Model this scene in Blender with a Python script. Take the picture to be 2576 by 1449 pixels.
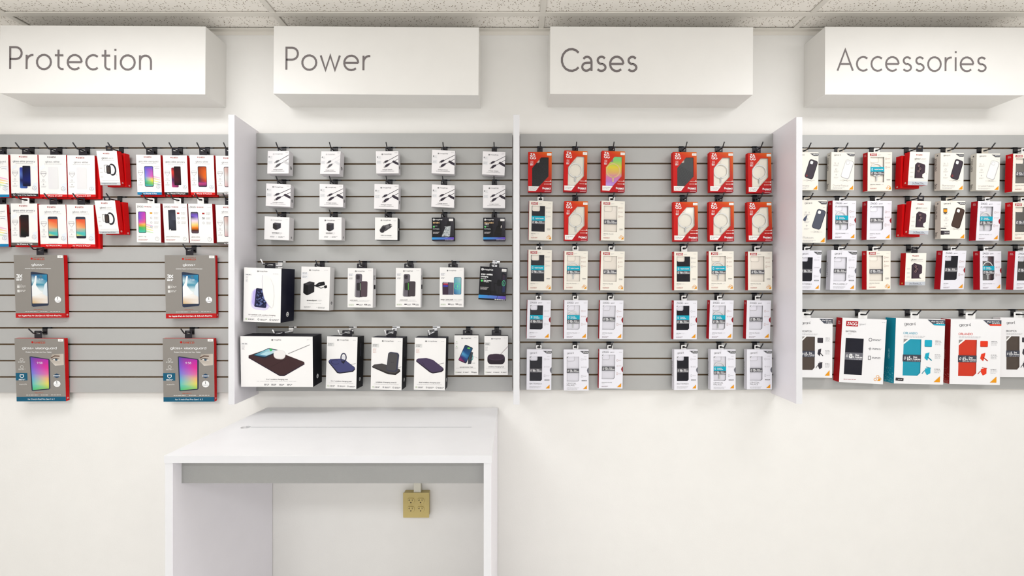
import bpy, bmesh, math, random
from mathutils import Vector, Matrix, Euler
from mathutils.geometry import tessellate_polygon
random.seed(7)
R = math.radians
S = bpy.context.scene
COL = S.collection
for o in list(bpy.data.objects): bpy.data.objects.remove(o)

# ------------------------------------------------------------------ camera, light, exposure
cam = bpy.data.cameras.new('camera'); camo = bpy.data.objects.new('camera', cam); COL.objects.link(camo)
camo.location = (0, -2.07, 1.5); camo.rotation_euler = (R(90), 0, 0)
cam.sensor_width = 36; cam.lens = 36*1103.5/2576; cam.shift_x = -2/2576; cam.shift_y = 10.5/2576
cam.clip_start = .02
S.camera = camo
S.view_settings.view_transform = 'Standard'; S.view_settings.look = 'None'
S.view_settings.exposure = 0.0; S.view_settings.gamma = 1; S.view_settings.use_curve_mapping = False
wd = bpy.data.worlds.new('world'); S.world = wd; wd.use_nodes = True
wd.node_tree.nodes['Background'].inputs[0].default_value = (.8, .8, .8, 1)
wd.node_tree.nodes['Background'].inputs[1].default_value = .3
CEIL = 2.732
LAMPS = [(-1.65, -1.04, 17), (1.91, -1.04, 17), (-1.65, -3.48, 26), (-.46, -3.48, 14), (1.91, -3.48, 26), (-.46, -5.31, 26)]  # rear four are unseen, added behind the camera as soft fill
for lx, ly, pw in LAMPS:
    l = bpy.data.lights.new('troffer_and_fill', 'AREA'); l.shape = 'RECTANGLE'; l.size = 1.14; l.size_y = .56
    l.energy = pw; l.color = (.985, .99, 1.0)
    lo = bpy.data.objects.new('troffer_and_fill', l); COL.objects.link(lo); lo.location = (lx, ly, CEIL-.012)

# unseen fill light added behind the camera for upright faces and ceiling
l = bpy.data.lights.new('rear_fill', 'AREA'); l.shape = 'RECTANGLE'; l.size = 5.2; l.size_y = 1.8; l.energy = 53; l.color = (.95, .97, 1.0)
lo = bpy.data.objects.new('rear_fill', l); COL.objects.link(lo); lo.location = (0, -6.52, 1.5); lo.rotation_euler = (R(90), 0, 0)

# ------------------------------------------------------------------ helpers
def lin(c):
    c = c/255.0
    return c/12.92 if c <= .04045 else ((c+.055)/1.055)**2.4
ALB = .86                                   # printed white reflects about this much
def rgb(r, g=None, b=None, k=ALB):
    if g is None: g = b = r
    return (lin(r)*k, lin(g)*k, lin(b)*k)
def mat(name, col, rough=.5, metal=0, attr=False, bump=None, spec=.5):
    m = bpy.data.materials.new(name); m.use_nodes = True; nt = m.node_tree; b = nt.nodes['Principled BSDF']
    b.inputs['Roughness'].default_value = rough; b.inputs['Metallic'].default_value = metal
    b.inputs['Specular IOR Level'].default_value = spec
    if attr:
        a = nt.nodes.new('ShaderNodeVertexColor'); a.layer_name = 'ink'; nt.links.new(a.outputs[0], b.inputs['Base Color'])
    else:
        n = nt.nodes.new('ShaderNodeTexNoise'); n.inputs['Scale'].default_value = 9
        tc = nt.nodes.new('ShaderNodeTexCoord'); nt.links.new(tc.outputs['Object'], n.inputs['Vector'])
        mx = nt.nodes.new('ShaderNodeMix'); mx.data_type = 'RGBA'
        mx.inputs[6].default_value = (*[c*.97 for c in col], 1); mx.inputs[7].default_value = (*[min(1, c*1.02) for c in col], 1)
        nt.links.new(n.outputs[0], mx.inputs[0]); nt.links.new(mx.outputs[2], b.inputs['Base Color'])
    if bump:
        n2 = nt.nodes.new('ShaderNodeTexNoise'); n2.inputs['Scale'].default_value = bump[0]
        tc = nt.nodes.new('ShaderNodeTexCoord'); nt.links.new(tc.outputs['Object'], n2.inputs['Vector'])
        bp = nt.nodes.new('ShaderNodeBump'); bp.inputs['Strength'].default_value = bump[1]; bp.inputs['Distance'].default_value = .002
        nt.links.new(n2.outputs[0], bp.inputs['Height']); nt.links.new(bp.outputs[0], b.inputs['Normal'])
    return m
M = {}
M['wall'] = mat('painted_wall', rgb(246, 244, 240, .88), .7, bump=(160, .12))
M['floor'] = mat('floor_tile', rgb(244, 243, 240, .9), .5)
M['laminate'] = mat('white_laminate', rgb(252, 252, 254, .95), .38)
M['edge'] = mat('white_edge_band_dimmed', rgb(240, 240, 243, .82), .45)  # edge band colour darkened to offset the strong light on front faces
M['sidelam'] = mat('white_laminate_divider', rgb(252, 249, 255, .96), .4)
M['sign'] = mat('white_sign_board', rgb(246, 244, 240, .9), .4)
M['slat'] = mat('grey_melamine', rgb(205, 205, 203, .66), .36, bump=(300, .05))
M['core'] = mat('brown_board_core', rgb(150, 126, 98), .8)
M['trim'] = mat('ceiling_grid_paint', rgb(240, 235, 226, .9), .5)
M['ink'] = mat('printed_card', None, .5, attr=True, spec=.22)
M['plastic'] = mat('coloured_plastic', None, .4, attr=True, spec=.3)
M['vinyl'] = mat('grey_vinyl_lettering', rgb(122, 114, 114), .55)
M['black'] = mat('black_powder_coat', rgb(14, 13, 20), .4)
M['chrome'] = mat('chrome', (.82, .82, .84), .16, metal=1)
M['apron'] = mat('grey_laminate', rgb(160, 160, 158), .5, bump=(420, .25))
M['tan'] = mat('tan_plastic', rgb(208, 187, 118), .4)
M['dark'] = mat('dark_slot', rgb(50, 35, 25), .7)
M['cream'] = mat('cream_plastic', rgb(232, 228, 212), .5)
M['metalgrey'] = mat('grey_steel', rgb(190, 190, 190), .35, metal=.6)

def film_mat(name, tint, k, rough):
    m = bpy.data.materials.new(name); m.use_nodes = True; nt = m.node_tree; nt.nodes.clear()
    o = nt.nodes.new('ShaderNodeOutputMaterial'); t = nt.nodes.new('ShaderNodeBsdfTransparent'); t.inputs[0].default_value = (*tint, 1)
    g = nt.nodes.new('ShaderNodeBsdfGlossy'); g.inputs['Roughness'].default_value = rough
    fr = nt.nodes.new('ShaderNodeFresnel'); fr.inputs[0].default_value = 1.2
    ad = nt.nodes.new('ShaderNodeMath'); ad.operation = 'ADD'; ad.inputs[1].default_value = k
    mx = nt.nodes.new('ShaderNodeMixShader')
    nt.links.new(fr.outputs[0], ad.inputs[0]); nt.links.new(ad.outputs[0], mx.inputs[0]); nt.links.new(t.outputs[0], mx.inputs[1]); nt.links.new(g.outputs[0], mx.inputs[2]); nt.links.new(mx.outputs[0], o.inputs[0])
    return m
M['film'] = film_mat('clear_window_film', (.995, .995, .995), .0, .04)
M['clear'] = film_mat('clear_case_plastic', (.99, .99, .99), .004, .12)

# ceiling tile: off-white mineral fibre with dark fissures
def tile_mat():
    m = bpy.data.materials.new('fissured_ceiling_tile'); m.use_nodes = True; nt = m.node_tree; b = nt.nodes['Principled BSDF']
    b.inputs['Roughness'].default_value = .9; b.inputs['Specular IOR Level'].default_value = .1
    tc = nt.nodes.new('ShaderNodeTexCoord'); last = None
    nz = nt.nodes.new('ShaderNodeTexNoise'); nz.inputs['Scale'].default_value = 14; nt.links.new(tc.outputs['Object'], nz.inputs['Vector'])
    for rot, sc in ((.5, (98, 215, 1)), (-.65, (104, 215, 1)), (1.35, (108, 235, 1))):
        mp = nt.nodes.new('ShaderNodeMapping'); mp.vector_type = 'TEXTURE'; mp.inputs['Rotation'].default_value = (0, 0, rot)
        mp.inputs['Scale'].default_value = (1/sc[0]*1.0, 1/sc[1], 1); mp.inputs['Location'].default_value = (rot, rot*3, 0)
        v = nt.nodes.new('ShaderNodeTexVoronoi'); v.voronoi_dimensions = '2D'; v.inputs['Scale'].default_value = 1
        nt.links.new(tc.outputs['Object'], mp.inputs[0]); nt.links.new(mp.outputs[0], v.inputs['Vector'])
        lt = nt.nodes.new('ShaderNodeMath'); lt.operation = 'LESS_THAN'; lt.inputs[1].default_value = .30
        nt.links.new(v.outputs['Distance'], lt.inputs[0])
        sp = nt.nodes.new('ShaderNodeSeparateColor'); nt.links.new(v.outputs['Color'], sp.inputs[0])
        pr = nt.nodes.new('ShaderNodeMath'); pr.operation = 'LESS_THAN'; pr.inputs[1].default_value = .06
        nt.links.new(sp.outputs[0], pr.inputs[0])
        mu = nt.nodes.new('ShaderNodeMath'); mu.operation = 'MULTIPLY'; nt.links.new(lt.outputs[0], mu.inputs[0]); nt.links.new(pr.outputs[0], mu.inputs[1])
        if last:
            mxx = nt.nodes.new('ShaderNodeMath'); mxx.operation = 'MAXIMUM'; nt.links.new(last.outputs[0], mxx.inputs[0]); nt.links.new(mu.outputs[0], mxx.inputs[1]); last = mxx
        else: last = mu
    mx = nt.nodes.new('ShaderNodeMix'); mx.data_type = 'RGBA'
    mx.inputs[6].default_value = (*rgb(254, 249, 241, .97), 1); mx.inputs[7].default_value = (*rgb(150, 132, 112), 1)
    nt.links.new(last.outputs[0], mx.inputs[0]); nt.links.new(mx.outputs[2], b.inputs['Base Color'])
    bp = nt.nodes.new('ShaderNodeBump'); bp.inputs['Strength'].default_value = .6; bp.inputs['Distance'].default_value = .002; bp.invert = True
    nt.links.new(last.outputs[0], bp.inputs['Height']); nt.links.new(bp.outputs[0], b.inputs['Normal'])
    return m
M['tile'] = tile_mat()

def props(o, label=None, cat=None, group=None, kind=None):
    if label: o['label'] = label
    if cat: o['category'] = cat
    if group: o['group'] = group
    if kind: o['kind'] = kind
    return o
def empty(name, loc, label, cat, group=None, rot=(0, 0, 0)):
    o = bpy.data.objects.new(name, None); o.empty_display_size = .02; COL.objects.link(o); o.location = loc; o.rotation_euler = rot
    return props(o, label, cat, group)
class MB:
    """mesh collector with optional per-corner ink colours and material slots"""
    def __init__(s): s.v = []; s.f = []; s.c = []; s.m = []
    def face(s, pts, col=(1, 1, 1), mi=0):
        n = len(s.v); s.v += [tuple(p) for p in pts]; s.f.append(tuple(range(n, n+len(pts)))); s.m.append(mi)
        s.c.append([col]*len(pts) if not isinstance(col[0], (tuple, list)) else list(col))
    def box(s, x0, x1, y0, y1, z0, z1, col=(1, 1, 1), mi=0, cols=None):
        n = len(s.v)
        s.v += [(x0, y0, z0), (x1, y0, z0), (x1, y1, z0), (x0, y1, z0), (x0, y0, z1), (x1, y0, z1), (x1, y1, z1), (x0, y1, z1)]
        F = {'front': (0, 1, 5, 4), 'right': (1, 2, 6, 5), 'back': (2, 3, 7, 6), 'left': (3, 0, 4, 7), 'top': (4, 5, 6, 7), 'bottom': (3, 2, 1, 0)}
        for k, f in F.items():
            c = (cols or {}).get(k, col)
            if c is None: continue
            s.f.append(tuple(n+i for i in f)); s.c.append([c]*4 if not isinstance(c[0], (tuple, list)) else list(c)); s.m.append(mi)
    def prism(s, loops, y0, y1, col, mi=0, axis='y', sides=True):
        """outline with holes in x,z extruded along y (or in x,y extruded along z)"""
        L3 = [[Vector((a, b, 0)) for a, b in lp] for lp in loops]
        flat = [p for lp in L3 for p in lp]
        tris = tessellate_polygon(L3)
        P = (lambda a, b, d: (a, d, b)) if axis == 'y' else (lambda a, b, d: (a, b, d))
        n = len(s.v); N = len(flat)
        s.v += [P(p.x, p.y, y0) for p in flat] + [P(p.x, p.y, y1) for p in flat]
        for t in tris:
            a, b, c = t
            if (flat[b]-flat[a]).cross(flat[c]-flat[a]).z < 0: b, c = c, b
            up = (a, b, c) if axis == 'y' else (a, c, b)
            s.f.append(tuple(n+i for i in up)); s.f.append(tuple(n+N+i for i in reversed(up)))
            s.c += [[col]*3]*2; s.m += [mi]*2
        if sides:
            k = 0
            for li, lp in enumerate(L3):
                m = len(lp); area = sum(lp[i].x*lp[(i+1) % m].y-lp[(i+1) % m].x*lp[i].y for i in range(m))
                ccw = area > 0
                if li > 0: ccw = not ccw
                if axis == 'z': ccw = not ccw
                for i in range(m):
                    a, b = k+i, k+(i+1) % m
                    if not ccw: a, b = b, a
                    s.f.append((n+a, n+N+a, n+N+b, n+b)); s.c.append([col]*4); s.m.append(mi)
                k += m
    def tube(s, pts, r, seg=8, col=(1, 1, 1), mi=0):
        n = len(s.v); pts = [Vector(p) for p in pts]; K = len(pts)
        for i, p in enumerate(pts):
            d = (pts[min(i+1, K-1)]-pts[max(i-1, 0)]).normalized()
            a = d.cross(Vector((0, 0, 1))) if abs(d.z) < .9 else d.cross(Vector((1, 0, 0)))
            a.normalize(); b = d.cross(a)
            for j in range(seg):
                t = 2*math.pi*j/seg; s.v.append(tuple(p+a*r*math.cos(t)+b*r*math.sin(t)))
        for i in range(K-1):
            for j in range(seg):
                q = (n+i*seg+j, n+i*seg+(j+1) % seg, n+(i+1)*seg+(j+1) % seg, n+(i+1)*seg+j)
                s.f.append(q); s.c.append([col]*4); s.m.append(mi)
        s.f.append(tuple(n+j for j in reversed(range(seg)))); s.c.append([col]*seg); s.m.append(mi)
        s.f.append(tuple(n+(K-1)*seg+j for j in range(seg))); s.c.append([col]*seg); s.m.append(mi)
    def build(s, name, mats, parent=None, smooth=False, loc=None):
        me = bpy.data.meshes.new(name); me.from_pydata(s.v, [], s.f)
        if not isinstance(mats, (list, tuple)): mats = [mats]
        for m in mats: me.materials.append(m)
        me.polygons.foreach_set('material_index', s.m)
        a = me.color_attributes.new('ink', 'FLOAT_COLOR', 'CORNER')
        buf = []
        for fc in s.c:
            for c in fc: buf += [c[0], c[1], c[2], 1.0]
        a.data.foreach_set('color', buf)
        if smooth: me.polygons.foreach_set('use_smooth', [True]*len(s.f))
        me.update()
        o = bpy.data.objects.new(name, me); COL.objects.link(o)
        if parent: o.parent = parent
        if loc: o.location = loc
        return o
def bevel(o, w, seg=2):
    b = o.modifiers.new('bevel', 'BEVEL'); b.width = w; b.segments = seg; b.limit_method = 'ANGLE'; b.angle_limit = R(50); return o
def dim_edgeband(o):  # front and back edges take the laminate tone dimmed against front light
    o.data.materials.append(M['edge'])
    for p in o.data.polygons:
        if abs(p.normal.y) > .9: p.material_index = 1
    return o
def rrect(x0, y0, x1, y1, r, n=4):
    r = min(r, abs(x1-x0)/2-1e-6, abs(y1-y0)/2-1e-6); P = []
    for cx, cy, a0 in ((x1-r, y1-r, 0), (x0+r, y1-r, 90), (x0+r, y0+r, 180), (x1-r, y0+r, 270)):
        for i in range(n+1):
            t = R(a0+90*i/n); P.append((cx+r*math.cos(t), cy+r*math.sin(t)))
    return P

# ------------------------------------------------------------------ monoline stroke alphabet (cap height 1, x height .66)
def A_(cx, cy, rx, ry, a0, a1):
    n = max(3, int(abs(a1-a0)/22)+1)
    return [(cx+rx*math.cos(R(a0+(a1-a0)*i/n)), cy+ry*math.sin(R(a0+(a1-a0)*i/n))) for i in range(n+1)]
O_ = A_(.36, .33, .33, .33, 0, 360)
G = {
 'o': (.72, [O_]), 'c': (.60, [A_(.36, .33, .33, .33, 50, 310)]),
 'e': (.72, [A_(.36, .33, .33, .33, 0, 312), [(.04, .33), (.69, .33)]]),
 's': (.50, [A_(.26, .49, .19, .165, 30, 270)+A_(.25, .165, .21, .16, 90, -150)]),
 'r': (.36, [[(.06, 0), (.06, .66)], A_(.34, .36, .28, .29, 180, 82)]),
 't': (.42, [[(.17, .9), (.17, .18)]+A_(.35, .18, .18, .17, 180, 290), [(0, .64), (.4, .64)]]),
 'i': (.14, [[(.07, 0), (.07, .66)], [(.07, .86), (.07, .95)]]),
 'l': (.14, [[(.07, 0), (.07, 1.03)]]), 'n': (.64, [[(.06, 0), (.06, .66)], A_(.32, .38, .26, .27, 180, 0)+[(.58, 0)]]),
 'm': (1.04, [[(.06, 0), (.06, .66)], A_(.29, .42, .23, .23, 180, 0)+[(.52, 0)], A_(.75, .42, .23, .23, 180, 0)+[(.98, 0)]]),
 'w': (.94, [[(.02, .66), (.25, 0), (.47, .66), (.69, 0), (.92, .66)]]),
 'u': (.64, [[(.06, .66)]+A_(.32, .28, .26, .27, 180, 360)+[(.58, .66)], [(.58, .3), (.58, 0)]]),
 'v': (.58, [[(.02, .66), (.29, 0), (.56, .66)]]), 'x': (.54, [[(.02, 0), (.52, .66)], [(.02, .66), (.52, 0)]]),
 'y': (.58, [[(.02, .66), (.3, 0)], [(.56, .66), (.2, -.28)]]), 'z': (.5, [[(.03, .66), (.47, .66), (.03, 0), (.48, 0)]]),
 'p': (.74, [[(.06, .66), (.06, -.3)], A_(.38, .33, .32, .33, 0, 360)]), 'b': (.74, [[(.06, 1.03), (.06, 0)], A_(.38, .33, .32, .33, 0, 360)]),
 'd': (.74, [[(.68, 1.03), (.68, 0)], A_(.36, .33, .32, .33, 0, 360)]), 'q': (.74, [[(.68, .66), (.68, -.3)], A_(.36, .33, .32, .33, 0, 360)]),
 'a': (.74, [[(.68, .66), (.68, 0)], A_(.36, .33, .32, .33, 0, 360)]),
 'ɑ': (.58, [A_(.28, .42, .22, .23, 145, 0)+[(.5, 0)], [(.5, .38)]+A_(.24, .19, .20, .18, 90, 300)+[(.5, .14)]]),
 'g': (.74, [[(.68, .66), (.68, -.05)]+A_(.38, -.05, .30, .24, 0, -150), A_(.36, .33, .32, .33, 0, 360)]),
 'h': (.64, [[(.06, 0), (.06, 1.03)], A_(.32, .38, .26, .27, 180, 0)+[(.58, 0)]]),
 'k': (.54, [[(.06, 0), (.06, 1.03)], [(.5, .66), (.08, .26)], [(.2, .38), (.53, 0)]]),
 'j': (.2, [[(.1, .66), (.1, -.15)]+A_(-.02, -.15, .12, .12, 0, -90), [(.1, .86), (.1, .95)]]),
 'f': (.38, [[(.15, 0), (.15, .82)]+A_(.33, .82, .18, .2, 180, 80), [(0, .64), (.36, .64)]]),
 'A': (.84, [[(.02, 0), (.42, 1), (.82, 0)], [(.15, .32), (.69, .32)]]),
 'B': (.66, [[(.08, 0), (.08, 1), (.34, 1)]+A_(.34, .76, .24, .24, 90, -90)+[(.08, .52)], [(.34, .52)]+A_(.36, .26, .27, .26, 90, -90)+[(.08, 0)]]),
 'C': (.86, [A_(.52, .5, .48, .5, 42, 318)]), 'D': (.84, [[(.08, 0), (.08, 1), (.32, 1)]+A_(.32, .5, .48, .5, 90, -90)+[(.08, 0)]]),
 'E': (.6, [[(.56, 1), (.08, 1), (.08, 0), (.56, 0)], [(.08, .52), (.5, .52)]]), 'F': (.56, [[(.54, 1), (.08, 1), (.08, 0)], [(.08, .52), (.48, .52)]]),
 'G': (.94, [A_(.52, .5, .48, .5, 42, 350)+[(.56, .45)]]), 'H': (.78, [[(.08, 0), (.08, 1)], [(.7, 0), (.7, 1)], [(.08, .52), (.7, .52)]]),
 'I': (.16, [[(.08, 0), (.08, 1)]]), 'J': (.46, [[(.4, 1), (.4, .24)]+A_(.2, .22, .2, .22, 0, -150)]),
 'K': (.68, [[(.08, 0), (.08, 1)], [(.64, 1), (.1, .44)], [(.26, .6), (.68, 0)]]), 'L': (.56, [[(.08, 1), (.08, 0), (.54, 0)]]),
 'M': (.98, [[(.08, 0), (.1, 1), (.49, .2), (.88, 1), (.9, 0)]]), 'N': (.82, [[(.08, 0), (.08, 1), (.74, 0), (.74, 1)]]),
 'O': (1.04, [A_(.52, .5, .49, .5, 0, 360)]), 'P': (.64, [[(.08, 0), (.08, 1), (.35, 1)]+A_(.35, .73, .27, .27, 90, -90)+[(.08, .46)]]),
 'Q': (1.04, [A_(.52, .5, .49, .5, 0, 360), [(.6, .25), (.95, -.05)]]),
 'R': (.66, [[(.08, 0), (.08, 1), (.33, 1)]+A_(.33, .74, .26, .26, 90, -90)+[(.08, .48)], [(.34, .48), (.64, 0)]]),
 'S': (.6, [A_(.3, .75, .24, .25, 35, 270)+A_(.29, .25, .26, .25, 90, -150)]), 'T': (.64, [[(.02, 1), (.62, 1)], [(.32, 1), (.32, 0)]]),
 'U': (.76, [[(.08, 1)]+A_(.38, .3, .3, .3, 180, 360)+[(.68, 1)]]), 'V': (.8, [[(.02, 1), (.4, 0), (.78, 1)]]),
 'W': (1.2, [[(.02, 1), (.32, 0), (.6, 1), (.88, 0), (1.18, 1)]]), 'X': (.7, [[(.03, 0), (.67, 1)], [(.03, 1), (.67, 0)]]),
 'Y': (.7, [[(.02, 1), (.35, .48), (.68, 1)], [(.35, .48), (.35, 0)]]), 'Z': (.66, [[(.05, 1), (.6, 1), (.05, 0), (.62, 0)]]),
 '0': (.66, [A_(.33, .5, .28, .5, 0, 360)]), '1': (.4, [[(.08, .8), (.27, 1), (.27, 0)]]),
 '2': (.62, [A_(.31, .72, .25, .28, 160, -35)+[(.06, 0), (.58, 0)]]), '3': (.62, [A_(.3, .75, .23, .25, 150, -90)+A_(.3, .26, .27, .26, 90, -150)]),
 '4': (.66, [[(.5, 0), (.5, 1), (.05, .28), (.62, .28)]]), '5': (.62, [[(.54, 1), (.15, 1), (.1, .58)]+A_(.29, .32, .27, .32, 120, -150)]),
 '6': (.66, [A_(.33, .31, .27, .31, 0, 360), [(.47, 1), (.1, .45)]]), '7': (.6, [[(.05, 1), (.56, 1), (.2, 0)]]),
 '8': (.64, [A_(.32, .76, .22, .24, 0, 360), A_(.32, .26, .27, .26, 0, 360)]), '9': (.66, [A_(.33, .69, .27, .31, 0, 360), [(.19, 0), (.56, .55)]]),
 '.': (.16, [[(.08, 0), (.08, .1)]]), ',': (.16, [[(.1, .08), (.04, -.14)]]), '-': (.4, [[(.05, .35), (.35, .35)]]), '+': (.62, [[(.06, .4), (.56, .4)], [(.31, .15), (.31, .65)]]),
 '/': (.5, [[(.04, -.1), (.46, 1.05)]]), '&': (.76, [[(.7, 0), (.22, .68)]+A_(.34, .8, .14, .19, 200, -20)+[(.1, .3)]+A_(.3, .2, .2, .2, 160, 330)+[(.68, .42)]]),
 '(': (.3, [A_(.4, .45, .33, .65, 130, 230)]), ')': (.3, [A_(-.1, .45, .33, .65, 50, -50)]), '%': (.8, [A_(.2, .78, .15, .2, 0, 360), A_(.6, .22, .15, .2, 0, 360), [(.62, 1), (.18, 0)]]),
 '$': (.6, [A_(.3, .75, .24, .25, 35, 270)+A_(.29, .25, .26, .25, 90, -150), [(.3, 1.1), (.3, -.1)]]), ':': (.16, [[(.08, .05), (.08, .14)], [(.08, .5), (.08, .59)]]),
 ' ': (.3, []),
}
def ribbon(pts, wd):
    """offset both sides of a polyline with mitred joins -> quads"""
    pts = [p for i, p in enumerate(pts) if i == 0 or abs(p[0]-pts[i-1][0])+abs(p[1]-pts[i-1][1]) > 1e-6]
    n = len(pts); closed = n > 3 and abs(pts[0][0]-pts[-1][0])+abs(pts[0][1]-pts[-1][1]) < 1e-4
    Lp = []; Rp = []
    for i in range(n):
        a = pts[i-1] if i else (pts[-2] if closed else None); b = pts[i]; c = pts[i+1] if i < n-1 else (pts[1] if closed else None)
        def nr(p, q):
            dx, dy = q[0]-p[0], q[1]-p[1]; l = math.hypot(dx, dy) or 1e-9; return (-dy/l, dx/l)
        if a is None: nx, ny = nr(b, c); k = 1
        elif c is None: nx, ny = nr(a, b); k = 1
        else:
            n1 = nr(a, b); n2 = nr(b, c); nx, ny = n1[0]+n2[0], n1[1]+n2[1]; l = math.hypot(nx, ny)
            if l < .35: nx, ny = n1; k = 1
            else: nx /= l; ny /= l; k = min(2.2, 1/max(.3, nx*n1[0]+ny*n1[1]))
        Lp.append((b[0]+nx*wd/2*k, b[1]+ny*wd/2*k)); Rp.append((b[0]-nx*wd/2*k, b[1]-ny*wd/2*k))
    return [(Lp[i], Rp[i], Rp[i+1], Lp[i+1]) for i in range(n-1)]
def text_width(s, gap): return sum(G[ch][0]+gap for ch in s)-gap
def text_quads(s, wt=.1, gap=.12):
    x = 0; Q = []
    for ch in s:
        adv, st = G[ch]
        for k, p in enumerate(st): Q += ribbon([(x+a, b) for a, b in p], wt)
        x += adv+gap
    return Q, x-gap

# ------------------------------------------------------------------ printing on cartons: flat ink shapes in face coordinates (u right, v down, 0..1)
class Art:
    def __init__(s, mb, w, h, t, side='front'):
        s.mb = mb; s.W = w if side == 'front' else t; s.H = h; s.w, s.t, s.side = w, t, side
    def P(s, u, v, L):
        d = .0001+.00016*L
        if s.side == 'front': return (-s.w/2+u*s.w, -s.t/2-d, s.H*(1-v))
        if s.side == 'right': return (s.w/2+d, -s.t/2+u*s.t, s.H*(1-v))
        return (-s.w/2-d, s.t/2-u*s.t, s.H*(1-v))
    def poly(s, uv, col, L=1): s.mb.face([s.P(u, v, L) for u, v in uv], col)
    def rect(s, u0, v0, u1, v1, col, L=1): s.poly([(u0, v0), (u1, v0), (u1, v1), (u0, v1)], col, L)
    def k(s): return s.W/s.H
    def disc(s, u, v, r, col, L=1, n=20):
        k = s.k(); s.poly([(u+r*math.cos(6.2832*i/n), v+r*k*math.sin(6.2832*i/n)) for i in range(n)], col, L)
    def line(s, pts, wd, col, L=1):
        k = s.k()
        for q in ribbon([(u, -v/k) for u, v in pts], wd): s.poly([(a, -b*k) for a, b in q], col, L)
    def ring(s, u, v, r, wd, col, L=1, a0=0, a1=360, ry=None):
        k = s.k(); ry = ry or r
        s.line([(u+r*math.cos(R(a)), v+ry*k*math.sin(R(a))) for a in [a0+(a1-a0)*i/24 for i in range(25)]], wd, col, L)
    def text(s, st, u, v, hh, col, L=4, wt=.12, gap=.13, al='l', fit=None, vert=False):
        """cap height hh as a fraction of the face height, v = baseline"""
        Q, tw = text_quads(st, wt, gap); hm = hh*s.H; fx = hm
        if fit: fx = fit*s.W/tw if not vert else fit*s.H/tw
        if vert:
            for q in Q: s.poly([(u-b*hm/s.W, v+a*fx/s.H) for a, b in q], col, L)
            return
        off = {'l': 0, 'c': tw*fx/2, 'r': tw*fx}[al]
        for q in Q: s.poly([(u+(a*fx-off)/s.W, v-b*hm/s.H) for a, b in q], col, L)
    def gk(s, u0, v, u1, col=None, hh=.008, L=3, n=1, dv=.022):
        """unreadably small copy: a thin broken line of word-sized dashes"""
        rr = random.Random(int(u0*999)+int(v*7777)); col = col or rgb(196, 194, 196)
        for i in range(n):
            u = u0; vv = v+i*dv; e = u1-(rr.random()*.25*(u1-u0) if i else 0)
            while u < e:
                l = .02+rr.random()*.05; s.rect(u, vv, min(u+l, e), vv+hh, col, L); u += l+.012
    def rr(s, cu, cv, a, b, r, ang, col, L=1, sk=0):
        """rotated rounded rectangle, sizes in face widths; ang degrees clockwise"""
        k = s.k(); ca, sa = math.cos(R(ang)), math.sin(R(ang))
        f = lambda x, y: (cu+(x+sk*y)*ca-y*sa, cv+((x+sk*y)*sa+y*ca)*k)
        s.poly([f(x, y) for x, y in rrect(-a/2, -b/2, a/2, b/2, r, 4)], col, L); return f
    def grad(s, u0, v0, u1, v1, r, stops, L=2, dy=0):
        """rounded rectangle filled with stops (t, left colour, right colour); dy lifts the right side"""
        k = s.k(); ru = r; rv = r*k; H = v1-v0; ts = set(x[0] for x in stops)
        for i in range(5):
            a = R(90*i/4); ts.add(min(.5, rv*(1-math.cos(a))/H)); ts.add(max(.5, 1-rv*(1-math.cos(a))/H))
        ts = sorted(ts)
        def cl(t):
            for (t0, l0, r0), (t1, l1, r1) in zip(stops, stops[1:]):
                if t <= t1+1e-9:
                    f = (t-t0)/(t1-t0) if t1 > t0 else 0; f = max(0, min(1, f))
                    return tuple(a+(b-a)*f for a, b in zip(l0, l1)), tuple(a+(b-a)*f for a, b in zip(r0, r1))
            return stops[-1][1], stops[-1][2]
        def ins(t):
            y = min(t, 1-t)*H
            if y >= rv: return 0
            return ru*(1-math.sqrt(max(0, 1-((rv-y)/rv)**2)))
        for a, b in zip(ts, ts[1:]):
            if b-a < 1e-6: continue
            la, ra = cl(a); lb, rb = cl(b); ia, ib = ins(a), ins(b); va, vb = v0+a*H, v0+b*H
            s.poly([(u0+ia, va), (u1-ia, va-dy*(1-2*a) if dy else va), (u1-ib, vb-dy*(1-2*b) if dy else vb), (u0+ib, vb)], [la, ra, rb, lb], L)
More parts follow.
